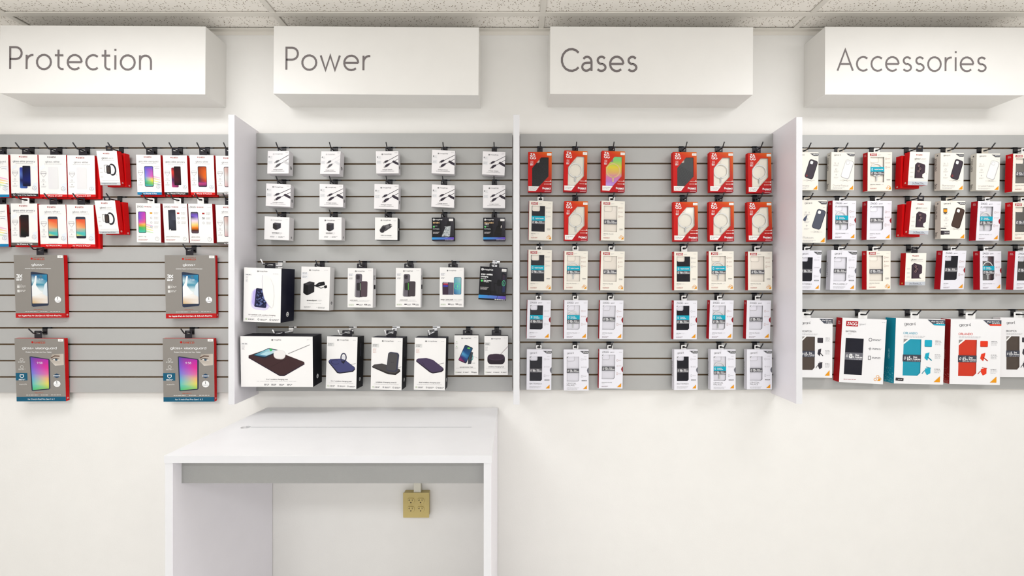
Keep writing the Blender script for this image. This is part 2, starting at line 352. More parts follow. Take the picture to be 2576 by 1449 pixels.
# carton: base x, y, z, width, height, thickness, yaw, pitch, roll (metres, radians)
POSE = {
 'a0': (-2.3801, -0.0472, 1.9365, 0.1056, 0.1982, 0.013, 0.2159, -0.0263, -0.0456),
 'a1': (-2.248, -0.0424, 1.9421, 0.1237, 0.191, 0.013, 0.002, 0.032, 0.0104),
 'a2': (-2.1159, -0.0419, 1.9384, 0.1255, 0.1933, 0.013, 0.0022, 0.0373, 0.0049),
 'a3': (-1.9825, -0.0453, 1.937, 0.1143, 0.1926, 0.013, 0.1088, -0.0005, -0.0267),
 'a4': (-1.8299, -0.0626, 1.9884, 0.0918, 0.151, 0.024, -0.0049, 0.1391, 0.0065),
 'a5': (-1.6737, -0.0418, 1.9494, 0.1077, 0.1819, 0.013, 0.0486, 0.0408, -0.0065),
 'a6': (-1.5522, -0.0389, 1.9499, 0.1114, 0.1787, 0.013, -0.0119, 0.0737, 0.0147),
 'a7': (-1.4291, -0.0397, 1.9492, 0.108, 0.1808, 0.013, 0.0308, 0.0646, 0.0056),
 'a8': (-1.3078, -0.0394, 1.9493, 0.1121, 0.1767, 0.013, 0.008, 0.0695, 0.0027),
 'b0': (-2.3883, -0.0432, 1.7095, 0.1058, 0.1949, 0.013, 0.2281, 0.0199, -0.0268),
 'b1': (-2.2473, -0.0434, 1.716, 0.1218, 0.1917, 0.013, 0.0014, 0.0221, 0.0034),
 'b2': (-2.1147, -0.0411, 1.7095, 0.1234, 0.1928, 0.013, 0.0013, 0.0462, -0.0014),
 'b3': (-1.9879, -0.0404, 1.709, 0.1233, 0.1926, 0.013, 0.0112, 0.053, 0.0069),
 'b4': (-1.8358, -0.0628, 1.7677, 0.0974, 0.148, 0.024, -0.0575, 0.1397, 0.0014),
 'b5': (-1.6829, -0.0313, 1.7306, 0.116, 0.1795, 0.018, -0.0346, 0.0523, 0.0181),
 'b6': (-1.5562, -0.0294, 1.7306, 0.1119, 0.1786, 0.018, 0.0018, 0.074, 0.0049),
 'b7': (-1.4346, -0.0364, 1.7283, 0.1211, 0.1785, 0.018, -0.1227, 0.0834, 0.028),
 'b8': (-1.308, -0.0367, 1.7194, 0.1124, 0.1813, 0.018, 0.0036, 0.0699, 0.0043),
 'c0': (-2.1834, -0.0325, 1.3819, 0.2217, 0.2896, 0.018, 0.0339, 0.0313, -0.0003),
 'd0': (-2.176, -0.0366, 0.9968, 0.2125, 0.2913, 0.018, 0.068, 0.045, 0.0119),
 'c1': (-1.4812, -0.0414, 1.3802, 0.2162, 0.2895, 0.018, 0.1057, 0.0246, -0.0045),
 'd1': (-1.4957, -0.0346, 0.9946, 0.2273, 0.2926, 0.018, 0.0516, 0.0307, 0.0088),
 'e00': (-1.0668, -0.0582, 2.038, 0.096, 0.1046, 0.04, 0.0153, -0.0602, -0.008),
 'e01': (-0.8301, -0.0594, 2.0354, 0.0902, 0.1056, 0.04, -0.0569, -0.0831, 0.0186),
 'e10': (-1.0702, -0.0553, 1.8903, 0.1056, 0.1018, 0.04, 0.1211, -0.0004, 0.0232),
 'e11': (-0.8275, -0.0543, 1.889, 0.1035, 0.1017, 0.04, 0.0884, 0.0169, 0.0086),
 'e20': (-1.0759, -0.051, 1.7392, 0.1104, 0.104, 0.045, 0.0372, 0.0313, 0.0374),
 'e21': (-0.8317, -0.0507, 1.739, 0.1024, 0.103, 0.045, 0.0163, 0.0358, 0.0165),
 'e02': (-0.5708, -0.0546, 2.0407, 0.1009, 0.1009, 0.04, 0.037, 0.0076, -0.017),
 'e03': (-0.3187, -0.0527, 2.0406, 0.1034, 0.1046, 0.04, 0.0211, 0.0459, 0.0374),
 'e04': (-0.0894, -0.0535, 2.0346, 0.1023, 0.1046, 0.04, 0.0248, 0.0304, 0.0385),
 'e12': (-0.5764, -0.054, 1.8791, 0.1097, 0.1116, 0.04, 0.0138, 0.0176, 0.0205),
 'e13': (-0.3203, -0.0524, 1.8879, 0.1027, 0.1007, 0.04, 0.0193, 0.0525, 0.0425),
 'e14': (-0.0856, -0.0538, 1.8838, 0.1006, 0.1039, 0.04, 0.0092, 0.0239, 0.0073),
 'e22': (-0.5772, -0.0515, 1.7386, 0.1011, 0.1008, 0.045, 0.0503, 0.0214, 0.0114),
 'e23': (-0.3177, -0.0503, 1.736, 0.0996, 0.1038, 0.045, -0.0057, 0.0434, -0.0023),
 'e24': (-0.0846, -0.0511, 1.7361, 0.0997, 0.1029, 0.045, 0.0046, 0.0278, -0.0017),
 'g0': (-1.0942, -0.0998, 1.3705, 0.1651, 0.2364, 0.11, -0.0276, 0.0263, 0.0347),
 'g1': (-1.0257, -0.1158, 1.0902, 0.3081, 0.2208, 0.095, 0.0281, 0.0437, 0.0103),
 'g2': (-0.9005, -0.0529, 1.4185, 0.1336, 0.1966, 0.045, -0.0398, -0.0053, 0.0278),
 'g3': (-0.6936, -0.0561, 1.4307, 0.1186, 0.1788, 0.035, -0.0919, 0.0151, 0.016),
 'g4': (-0.7633, -0.0798, 1.0693, 0.1386, 0.2316, 0.075, -0.0479, -0.0202, 0.0183),
 'h0': (-0.4769, -0.0557, 1.4322, 0.1138, 0.1781, 0.035, 0.0098, 0.0199, 0.0143),
 'h1': (-0.2796, -0.0505, 1.4326, 0.1096, 0.1803, 0.035, 0.0042, 0.0219, 0.0113),
 'h2': (-0.0946, -0.0649, 1.4642, 0.123, 0.1495, 0.04, -0.0025, 0.0012, 0.0598),
 'h3': (-0.5638, -0.0771, 1.0648, 0.1392, 0.2323, 0.075, -0.0264, 0.0028, 0.0219),
 'h4': (-0.3722, -0.0768, 1.064, 0.1389, 0.2324, 0.075, 0.0049, 0.0065, 0.0231),
 'h5': (-0.2129, -0.046, 1.1225, 0.1098, 0.1805, 0.035, 0.0216, 0.0169, 0.0026),
 'h6': (-0.0765, -0.0461, 1.1225, 0.1079, 0.1782, 0.035, -0.0023, 0.0161, 0.0034),
 'i00': (0.1238, -0.0475, 1.9594, 0.108, 0.1826, 0.022, -0.0154, 0.0161, 0.0057),
 'i01': (0.2855, -0.0491, 1.9601, 0.1064, 0.1876, 0.022, 0.057, -0.0002, 0.0192),
 'i02': (0.4594, -0.0476, 1.9601, 0.1074, 0.1862, 0.022, 0.0956, 0.0167, 0.0068),
 'i10': (0.1254, -0.0435, 1.7385, 0.1079, 0.18, 0.022, 0.0809, 0.0077, 0.019),
 'i11': (0.2891, -0.0477, 1.7359, 0.1076, 0.1806, 0.022, 0.0439, 0.0144, 0.003),
 'i12': (0.4578, -0.0446, 1.737, 0.1097, 0.1816, 0.022, 0.0779, -0.0052, 0.0153),
 'j00': (0.7891, -0.0492, 1.9593, 0.1101, 0.1824, 0.022, 0.0479, -0.0025, -0.006),
 'j01': (0.9554, -0.0514, 1.958, 0.1075, 0.1836, 0.022, -0.0021, -0.0261, 0.0068),
 'j02': (1.1321, -0.0495, 1.955, 0.1062, 0.1831, 0.022, -0.0059, -0.0055, -0.0053),
 'j10': (0.7927, -0.0512, 1.7329, 0.1115, 0.1814, 0.022, 0.0028, -0.0242, -0.0006),
 'j11': (0.9566, -0.051, 1.7335, 0.1122, 0.1813, 0.022, -0.019, -0.0226, 0.0045),
 'j12': (1.1328, -0.0528, 1.733, 0.109, 0.1811, 0.022, -0.0247, -0.0415, -0.0041),
 'k00': (0.1227, -0.0456, 1.5084, 0.1092, 0.1857, 0.022, 0.1289, -0.0151, 0.0118),
 'k01': (0.2883, -0.0426, 1.5103, 0.1086, 0.1791, 0.022, 0.0532, 0.0167, 0.0104),
 'k02': (0.4555, -0.0433, 1.5084, 0.1101, 0.1802, 0.022, 0.055, 0.0093, 0.0207),
 'k10': (0.1163, -0.0416, 1.286, 0.1085, 0.1781, 0.022, 0.1012, 0.0297, 0.0201),
 'k11': (0.2878, -0.041, 1.2853, 0.1084, 0.1785, 0.022, 0.0599, 0.0349, 0.0072),
 'k12': (0.4504, -0.0417, 1.2848, 0.1087, 0.1781, 0.022, 0.0588, 0.0268, 0.0174),
 'k20': (0.1199, -0.0415, 1.0515, 0.114, 0.186, 0.022, 0.0067, 0.027, 0.0081),
 'k21': (0.2914, -0.0446, 1.0483, 0.1141, 0.1878, 0.022, -0.0223, -0.0066, -0.0008),
 'k22': (0.4488, -0.0439, 1.0576, 0.1105, 0.1793, 0.022, 0.0477, 0.0021, 0.0174),
 'l00': (0.7944, -0.0435, 1.5091, 0.1121, 0.1769, 0.022, 0.0882, 0.0056, -0.0019),
 'l01': (0.9573, -0.0443, 1.51, 0.1168, 0.1785, 0.022, 0.0384, -0.0037, 0.0001),
 'l02': (1.1349, -0.045, 1.5089, 0.114, 0.1776, 0.022, 0.0544, -0.0106, 0.0035),
 'l10': (0.7909, -0.0429, 1.2837, 0.1116, 0.1781, 0.022, 0.0974, 0.0137, 0.0052),
 'l11': (0.9551, -0.041, 1.2853, 0.1171, 0.178, 0.022, 0.1398, 0.0366, 0.0103),
 'l12': (1.1263, -0.0419, 1.2853, 0.1183, 0.1773, 0.022, 0.1103, 0.0261, 0.0116),
 'l20': (0.7929, -0.0465, 1.0516, 0.1137, 0.1847, 0.022, 0.1129, -0.0249, 0.0152),
 'l21': (0.9639, -0.0465, 1.0521, 0.1205, 0.1842, 0.022, 0.0884, -0.0254, 0.0166),
 'l22': (1.1306, -0.0463, 1.0536, 0.122, 0.1828, 0.022, 0.0945, -0.0233, 0.0177),
 'm00': (1.346, -0.0444, 1.9687, 0.1099, 0.1732, 0.026, 0.0054, 0.0074, 0.0059),
 'm01': (1.5112, -0.0447, 1.9689, 0.1075, 0.1724, 0.026, 0.0181, 0.004, 0.0169),
 'm02': (1.6842, -0.0425, 1.9657, 0.1167, 0.176, 0.026, 0.0557, 0.0275, -0.0175),
 'm03': (1.8267, -0.0771, 1.9839, 0.092, 0.1467, 0.026, 0.037, 0.0681, 0.0066),
 'm04': (2.014, -0.0436, 1.9694, 0.1156, 0.1698, 0.026, 0.0772, 0.0169, -0.0044),
 'm05': (2.1789, -0.0442, 1.9675, 0.1074, 0.1687, 0.026, 0.0035, 0.0092, 0.0099),
 'm06': (2.3436, -0.0454, 1.9621, 0.1366, 0.1709, 0.028, 0.1494, 0.0504, -0.0422),
 'm10': (1.3796, -0.0419, 1.7276, 0.1139, 0.1951, 0.026, 0.0048, 0.0315, 0.0084),
 'm11': (1.5195, -0.0426, 1.7432, 0.1205, 0.1764, 0.026, 0.134, 0.027, -0.0142),
 'm12': (1.6807, -0.0406, 1.7421, 0.1255, 0.1759, 0.026, 0.1295, 0.0486, -0.0242),
 'm13': (1.8307, -0.0766, 1.7622, 0.0899, 0.1478, 0.026, 0.0288, 0.0748, 0.0209),
 'm14': (2.0183, -0.0447, 1.7454, 0.1172, 0.1732, 0.026, 0.0405, 0.0031, 0.0023),
 'm15': (2.1767, -0.0423, 1.7378, 0.1213, 0.1782, 0.028, 0.1175, 0.0638, -0.0125),
 'm16': (2.3404, -0.0471, 1.7378, 0.1399, 0.1738, 0.028, 0.1735, 0.0318, -0.0273),
 'm20': (1.3623, -0.0397, 1.5105, 0.1034, 0.1816, 0.024, 0.0075, 0.0363, 0.0136),
 'm21': (1.5165, -0.0404, 1.5104, 0.1288, 0.1821, 0.024, 0.1065, 0.0308, 0.0098),
 'm22': (1.6797, -0.0422, 1.5122, 0.1254, 0.1779, 0.024, 0.1427, 0.009, -0.0079),
 'm23': (1.8454, -0.043, 1.5322, 0.0966, 0.1479, 0.026, 0.0383, 0.0537, -0.0082),
 'm24': (2.0138, -0.044, 1.5137, 0.1312, 0.1773, 0.026, 0.1702, 0.0694, -0.0129),
 'm25': (2.1916, -0.0438, 1.5116, 0.1244, 0.1772, 0.026, 0.1867, 0.0027, -0.0095),
 'm26': (2.3396, -0.0522, 1.5116, 0.157, 0.1752, 0.026, 0.2439, 0.0476, -0.0067),
 'm30': (1.3778, -0.0446, 1.1085, 0.1709, 0.273, 0.03, 0.0016, -0.0115, 0.0195),
 'm31': (1.5905, -0.0471, 1.0849, 0.1921, 0.2948, 0.04, -0.0593, 0.0172, 0.0421),
 'm32': (1.8346, -0.0593, 1.0843, 0.2341, 0.2956, 0.052, 0.0501, -0.0001, 0.0339),
 'm33': (2.0943, -0.0568, 1.0824, 0.206, 0.2953, 0.052, -0.1087, 0.0226, 0.0021),
 'm34': (2.3179, -0.044, 1.1109, 0.1704, 0.2719, 0.03, 0.0116, -0.007, 0.0106),
}
# hook: x, slot z, reach, finish, carton it carries
HOOKS = [
 (-2.3756, 2.1741, 's', 'k', 'a0'),
 (-2.2456, 2.1741, 's', 'k', 'a1'),
 (-2.1155, 2.1741, 's', 'k', 'a2'),
 (-1.9863, 2.1741, 's', 'k', 'a3'),
 (-1.8284, 2.1741, 's', 'k', 'a4'),
 (-1.6723, 2.1741, 's', 'k', 'a5'),
 (-1.5521, 2.1741, 's', 'k', 'a6'),
 (-1.4265, 2.1741, 's', 'k', 'a7'),
 (-1.3062, 2.1741, 's', 'k', 'a8'),
 (-2.3792, 1.9447, 's', 'k', 'b0'),
 (-2.2456, 1.9447, 's', 'k', 'b1'),
 (-2.1155, 1.9447, 's', 'k', 'b2'),
 (-1.9863, 1.9447, 's', 'k', 'b3'),
 (-1.8356, 1.9447, 's', 'k', 'b4'),
 (-1.6723, 1.9447, 's', 'k', 'b5'),
 (-1.5485, 1.9447, 's', 'k', 'b6'),
 (-1.4336, 1.9447, 's', 'k', 'b7'),
 (-1.308, 1.9447, 's', 'k', 'b8'),
 (-2.1854, 1.7152, 's', 'k', 'c0'),
 (-1.4893, 1.7152, 's', 'k', 'c1'),
 (-2.1854, 1.3328, 's', 'k', 'd0'),
 (-1.4982, 1.3328, 's', 'k', 'd1'),
 (-1.0694, 2.1754, 's', 'k', 'e00'),
 (-0.8281, 2.1754, 's', 'k', 'e01'),
 (-0.5724, 2.1754, 's', 'k', 'e02'),
 (-0.3158, 2.1754, 's', 'k', 'e03'),
 (-0.085, 2.1754, 's', 'k', 'e04'),
 (-1.0694, 2.0229, 's', 'k', 'e10'),
 (-0.8281, 2.0229, 's', 'k', 'e11'),
 (-0.5724, 2.0229, 's', 'k', 'e12'),
 (-0.3176, 2.0229, 's', 'k', 'e13'),
 (-0.085, 2.0229, 's', 'k', 'e14'),
 (-1.0694, 1.8704, 's', 'k', 'e20'),
 (-0.8281, 1.8704, 's', 'k', 'e21'),
 (-0.576, 1.8704, 's', 'k', 'e22'),
 (-0.3167, 1.8704, 's', 'k', 'e23'),
 (-0.085, 1.8704, 's', 'k', 'e24'),
 (-1.0859, 1.6416, 'l', 'c', 'g0'),
 (-0.89, 1.6416, 's', 'k', 'g2'),
 (-0.6926, 1.6416, 's', 'k', 'g3'),
 (-0.4755, 1.6416, 's', 'k', 'h0'),
 (-0.2745, 1.6416, 's', 'k', 'h1'),
 (-0.0844, 1.6416, 'm', 'c', 'h2'),
 (-1.035, 1.3366, 'l', 'c', 'g1'),
 (-0.7529, 1.3366, 'l', 'c', 'g4'),
 (-0.5515, 1.3366, 'l', 'c', 'h3'),
 (-0.3631, 1.3366, 'l', 'c', 'h4'),
 (-0.2081, 1.3366, 's', 'k', 'h5'),
 (-0.0754, 1.3366, 's', 'k', 'h6'),
 (0.1249, 2.1773, 's', 'k', 'i00'),
 (0.2883, 2.1773, 's', 'k', 'i01'),
 (0.4575, 2.1773, 's', 'k', 'i02'),
 (0.787, 2.1773, 's', 'k', 'j00'),
 (0.9555, 2.1773, 's', 'k', 'j01'),
 (1.1297, 2.1773, 's', 'k', 'j02'),
 (0.1274, 1.9495, 's', 'k', 'i10'),
 (0.2889, 1.9495, 's', 'k', 'i11'),
 (0.4575, 1.9495, 's', 'k', 'i12'),
 (0.7913, 1.9495, 's', 'k', 'j10'),
 (0.9546, 1.9495, 's', 'k', 'j11'),
 (1.1297, 1.9495, 's', 'k', 'j12'),
 (0.122, 1.7217, 's', 'k', 'k00'),
 (0.2889, 1.7217, 's', 'k', 'k01'),
 (0.4557, 1.7217, 's', 'k', 'k02'),
 (0.7913, 1.7217, 's', 'k', 'l00'),
 (0.9528, 1.7217, 's', 'k', 'l01'),
 (1.1297, 1.7217, 's', 'k', 'l02'),
 (0.1184, 1.494, 's', 'k', 'k10'),
 (0.2889, 1.494, 's', 'k', 'k11'),
 (0.4522, 1.494, 's', 'k', 'k12'),
 (0.7904, 1.494, 's', 'k', 'l10'),
 (0.9528, 1.494, 's', 'k', 'l11'),
 (1.1286, 1.494, 's', 'k', 'l12'),
 (0.1202, 1.2662, 's', 'k', 'k20'),
 (0.2898, 1.2662, 's', 'k', 'k21'),
 (0.4486, 1.2662, 's', 'k', 'k22'),
 (0.7913, 1.2662, 's', 'k', 'l20'),
 (0.9635, 1.2662, 's', 'k', 'l21'),
 (1.1295, 1.2662, 's', 'k', 'l22'),
 (1.3464, 2.1728, 's', 'k', 'm00'),
 (1.5135, 2.1728, 's', 'k', 'm01'),
 (1.6768, 2.1728, 's', 'k', 'm02'),
 (1.8381, 2.1728, 's', 'k', 'm03'),
 (2.0096, 2.1728, 's', 'k', 'm04'),
 (2.1783, 2.1728, 's', 'k', 'm05'),
 (2.3469, 2.1728, 's', 'k', 'm06'),
 (1.3558, 1.9462, 's', 'k', 'm10'),
 (1.5162, 1.9462, 's', 'k', 'm11'),
 (1.6795, 1.9462, 's', 'k', 'm12'),
 (1.8427, 1.9462, 's', 'k', 'm13'),
 (2.0127, 1.9462, 's', 'k', 'm14'),
 (2.1801, 1.9462, 's', 'k', 'm15'),
 (2.3469, 1.9462, 's', 'k', 'm16'),
 (1.3565, 1.7195, 's', 'k', 'm20'),
 (1.512, 1.7195, 's', 'k', 'm21'),
 (1.6723, 1.7195, 's', 'k', 'm22'),
 (1.8481, 1.7195, 's', 'k', 'm23'),
 (2.0197, 1.7195, 's', 'k', 'm24'),
 (2.1833, 1.7195, 's', 'k', 'm25'),
 (2.3469, 1.7195, 's', 'k', 'm26'),
 (1.3576, 1.4173, 's', 'k', 'm30'),
 (1.6095, 1.4173, 's', 'k', 'm31'),
 (1.8427, 1.4173, 's', 'k', 'm32'),
 (2.0939, 1.4173, 's', 'k', 'm33'),
 (2.3362, 1.4173, 's', 'k', 'm34'),
]
# ------------------------------------------------------------------ the room
def slab(name, x0, x1, y0, y1, z0, z1, m, kind='structure', parent=None):
    b = MB(); b.box(x0, x1, y0, y1, z0, z1); o = b.build(name, m, parent)
    if kind: o['kind'] = kind
    return o
XR, YR = 3.7, -6.6
slab('wall_back', -XR, XR, 0, .1, 0, CEIL+.1, M['wall'])
slab('wall_left', -XR-.1, -XR, YR, .1, 0, CEIL+.1, M['wall'])
slab('wall_right', XR, XR+.1, YR, .1, 0, CEIL+.1, M['wall'])
slab('wall_front', -XR, XR, YR-.1, YR, 0, CEIL+.1, M['wall'])
slab('floor', -XR, XR, YR, 0, -.1, 0, M['floor'])
ceil = slab('ceiling', -XR, XR, YR, 0, CEIL+.03, CEIL+.1, M['trim'])
bx = [.132+1.19*k for k in range(-3, 4)]; by = [-.125-.61*k for k in range(0, 11)]
xs = [-XR]+[b for b in bx if -XR < b < XR]+[XR]; ys = [0]+by+[YR]
lampcells = set()
for lx, ly, pw in LAMPS:
    for i in range(len(xs)-1):
        for j in range(len(ys)-1):
            if xs[i] < lx < xs[i+1] and ys[j+1] < ly < ys[j]: lampcells.add((i, j))
tilecache = {}
for i in range(len(xs)-1):
    for j in range(len(ys)-1):
        x0, x1, y0, y1 = xs[i]+.003, xs[i+1]-.003, ys[j+1]+.003, ys[j]-.003
        if (i, j) in lampcells:
            cx, cy = (x0+x1)/2, (y0+y1)/2
            e = empty('ceiling_light', (cx, cy, CEIL), 'white recessed ceiling light panel, %s of the shop' % ({-1: 'left', 0: 'centre', 1: 'right'}[int(round(cx/1.7))]+(' near display wall' if cy > -2 else ' in middle, added as fill' if cy > -4.5 else ' at far side, added as fill')), 'light', 'recessed ceiling lights')
            b = MB(); w2, h2 = (x1-x0)/2, (y1-y0)/2
            b.prism([[(-w2, -h2), (w2, -h2), (w2, h2), (-w2, h2)], [(-w2+.025, -h2+.025), (-w2+.025, h2-.025), (w2-.025, h2-.025), (w2-.025, -h2+.025)]], -.004, .02, (1, 1, 1), axis='z')
            b.build('frame', M['laminate'], e)
            b = MB(); b.box(-w2+.025, w2-.025, -h2+.025, h2-.025, .008, .014); b.build('diffuser', M['laminate'], e)
            continue
        key = (round(x1-x0, 3), round(y1-y0, 3))
        if key not in tilecache:
            b = MB(); w2, h2 = key[0]/2, key[1]/2; b.box(-w2, w2, -h2, h2, 0, .016)
            o = b.build('ceiling_tile', M['tile'], ceil); tilecache[key] = o.data
        else:
            o = bpy.data.objects.new('ceiling_tile', tilecache[key]); COL.objects.link(o); o.parent = ceil
        o.location = ((x0+x1)/2, (y0+y1)/2, CEIL+.006)
for x in bx:
    if -XR < x < XR:
        b = MB(); b.box(x-.012, x+.012, YR, 0, CEIL-.001, CEIL+.003); b.box(x-.002, x+.002, YR, 0, CEIL+.003, CEIL+.03); b.build('grid_bar', M['trim'], ceil)
for y in by:
    b = MB(); b.box(-XR, XR, y-.013, y+.013, CEIL-.002, CEIL+.004); b.box(-XR, XR, y-.002, y+.002, CEIL+.003, CEIL+.03); b.build('grid_bar', M['trim'], ceil)
b = MB(); b.box(-XR, XR, -.024, 0, CEIL-.003, CEIL); b.box(-XR, XR, -.002, 0, CEIL-.02, CEIL-.003)
o = b.build('trim_1', M['trim']); o['kind'] = 'structure'
for nm, a in (('baseboard_back', (-XR, XR, -.012, 0)), ('baseboard_left', (-XR, -XR+.012, YR, -.012)), ('baseboard_right', (XR-.012, XR, YR, -.012))):
    slab(nm, a[0], a[1], a[2], a[3], 0, .1, M['trim'])

# unseen window frame, added to surround the rear fill light
b = MB(); b.prism([[(-2.7, .5), (2.7, .5), (2.7, 2.5), (-2.7, 2.5)], [(-2.62, .58), (-2.62, 2.42), (2.62, 2.42), (2.62, .58)]], YR+.001, YR+.05, (1, 1, 1))
for x in (-.9, .9): b.box(x-.03, x+.03, YR+.001, YR+.05, .58, 2.42)
o = b.build('fill_light_frame', M['trim']); o['kind'] = 'structure'
# ------------------------------------------------------------------ slatwall panels: 16 grey boards each, T slots between
S2 = 1103.5/(2.07-.019)
def slat_panel(x0, x1, top, first, pitch, bottom, which):
    zt = lambda p: 1.5+(735-p)/S2
    e = empty('slatted_display_board', ((x0+x1)/2, -.0006, zt(bottom)), 'grey slotted display board %s' % which, 'display board')
    z0 = zt(bottom); w2 = (x1-x0)/2
    b = MB(); b.box(-w2, w2, -.005, 0, 0, zt(top)-z0); b.build('backing_board', M['core'], e)
    slots = [first+pitch*i for i in range(15)]; edges = [top]+slots+[bottom]; cache = {}
    for i in range(16):
        hi = zt(edges[i])-z0-(.0034 if i else 0); lo = zt(edges[i+1])-z0+(.0034 if i < 15 else 0); h = round(hi-lo, 4)
        if h not in cache:
            p = [(-.019, .0006), (-.0184, 0), (-.0115, 0), (-.0115, .0045), (-.005, .0045), (-.005, h-.0045), (-.0115, h-.0045), (-.0115, h), (-.0184, h), (-.019, h-.0006)]
            b = MB(); n = len(p); b.v = [(-w2, y, z) for y, z in p]+[(w2, y, z) for y, z in p]
            for k in range(n):
                q = (k+1) % n; b.f.append((k, n+k, n+q, q)); b.c.append([(1, 1, 1)]*4); b.m.append(0 if k in (0, 8, 9) else 1)
            b.f += [tuple(range(n)), tuple(reversed(range(n, 2*n)))]; b.c += [[(1, 1, 1)]*n]*2; b.m += [1, 1]
            o = b.build('slat', [M['slat'], M['core']], e); cache[h] = o.data
        else:
            o = bpy.data.objects.new('slat', cache[h]); COL.objects.link(o); o.parent = e
        o.location = (0, 0, lo)
    return e
slat_panel(-2.44, -1.2268, 338, 372.3, 41.15, 987.5, 'under the Protection sign')
slat_panel(-1.1984, -.0025, 335.5, 371.6, 41.03, 984.0, 'behind the white desk, under the Power sign')
slat_panel(.034, 1.2172, 336.5, 370.6, 40.85, 980.5, 'under the Cases sign')
slat_panel(1.2465, 2.46, 340, 373, 40.65, 978.8, 'under the Accessories sign')

def divider(xi0, xi1, th, z0, z1, label):
    """upright white board; xi0 = one face at the wall, xi1 = the same face at the front"""
    b = MB(); pts = [(xi0, 0), (xi1, -.198), (xi1+th, -.198), (xi0+th, 0)]
    cx = (xi0+xi1+th)/2
    b.prism([[(x-cx, y) for x, y in pts]], 0, z1-z0, (1, 1, 1), axis='z')
    o = dim_edgeband(b.build('divider_board', M['sidelam'], None, loc=(cx, 0, z0))); bevel(o, .0008, 1)
    return props(o, label, 'divider')
divider(-1.2265, -1.2145, .0265, 1.020, 2.258, 'white upright divider board beneath the gap between Protection and Power signs')
divider(.0030, .0022, .0265, 1.020, 2.258, 'white upright divider board seen edge on above the right end of desk')
divider(1.2185, 1.2095, .0265, 1.0233, 2.248, 'white upright divider board beneath the gap between Cases and Accessories signs')

# ------------------------------------------------------------------ the four header signs
def sign(word, x0, x1, zt, zb, u, fit, v, hh, roll, wt, label):
    w, h, d = x1-x0, zt-zb, .141
    e = empty('header_sign', ((x0+x1)/2, 0, zb), label, 'sign', None, (0, R(roll), 0))
    b = MB(); b.box(-w/2, w/2, -d+.006, -.0, 0.0, h); o = b.build('sign_box', M['sign'], e)
    b = MB(); b.box(-w/2-.0006, w/2+.0006, -d, -d+.0058, -.0006, h+.0006); o = b.build('front_panel', M['sign'], e); bevel(o, .0008, 1)
    b = MB(); Q, tw = text_quads(word, wt, .155); fx = fit*w/tw; fz = hh*h
    x = 0
    for ch in word:                       # each stroke sits a hair above the last, so overlaps stay clean
        for k, p in enumerate(G[ch][1]):
            for q in ribbon([(x+a, c) for a, c in p], wt): b.face([(-w/2+u*w+a*fx, -d-.0006-.00012*k, h*(1-v)+z*fz) for a, z in q])
        x += G[ch][0]+.155
    b.build('lettering', M['vinyl'], e)
sign('Protection', -2.256, -1.353, 2.671, 2.373, .042, .70, .645, .322, .33, .095, 'long white box sign reading Protection')
sign('Power', -1.0525, -.1515, 2.667, 2.370, .054, .4155, .645, .325, .4, .095, 'long white box sign reading Power')
sign('Cɑses', .164, 1.0555, 2.6665, 2.3705, .053, .376, .66, .325, .25, .105, 'long white box sign reading Cases')
sign('Accessories', 1.373, 2.2485, 2.6655, 2.368, .060, .75, .65, .312, .25, .09, 'long white box sign reading Accessories')

# ------------------------------------------------------------------ the desk
e = empty('display_desk', (-.6145, -.306, 0), 'white laminate desk with grey apron standing against the wall', 'desk')
DX, DZ = -.6145, .9565
b = MB(); X0, X1, Y0, Y1 = -1.159-DX, -.0705-DX, -.612+.306, .306-.002
cxg, cyg, rg = -1.075-DX, -.304+.306, .0185; sl = .0034; a1 = math.asin(sl/rg)
hole = [(cxg+rg*math.cos(a), cyg+rg*math.sin(a)) for a in [a1+(2*math.pi-2*a1)*i/28 for i in range(29)]]
hole = hole+[(-.166-DX, cyg-sl), (-.166-DX, cyg+sl)]
b.prism([[(X0, Y0), (X1, Y0), (X1, Y1), (X0, Y1)], list(reversed(hole))], DZ-.0245, DZ, (1, 1, 1), axis='z')
dim_edgeband(b.build('worktop', M['laminate'], e))
for a in ((X0+.001, X0+.0265), (X1-.0265, X1-.0015)):
    b = MB(); b.box(a[0], a[1], Y0+.002, Y1, 0, DZ-.0245); bevel(dim_edgeband(b.build('side_panel', M['sidelam'], e)), .0008, 1)
b = MB(); b.box(X0+.0265, X1-.0265, Y0+.042, Y0+.06, DZ-.110, DZ-.0246); o = b.build('apron', M['apron'], e); o['label'] = 'grey apron panel'
for px in (.22, .52, .77):
    b = MB(); xx = X0+.0265+px*(X1-X0-.053); b.tube([(xx, Y0+.042, DZ-.0262), (xx, Y0+.0405, DZ-.0262)], .0022, 10); b.build('screw', M['chrome'], e)
b = MB(); b.box(cxg-.03, -.15-DX, cyg-.025, cyg+.025, DZ-.045, DZ-.030); o = b.build('cable_channel', M['cream'], e); o['label'] = 'cream cable channel under the slot'

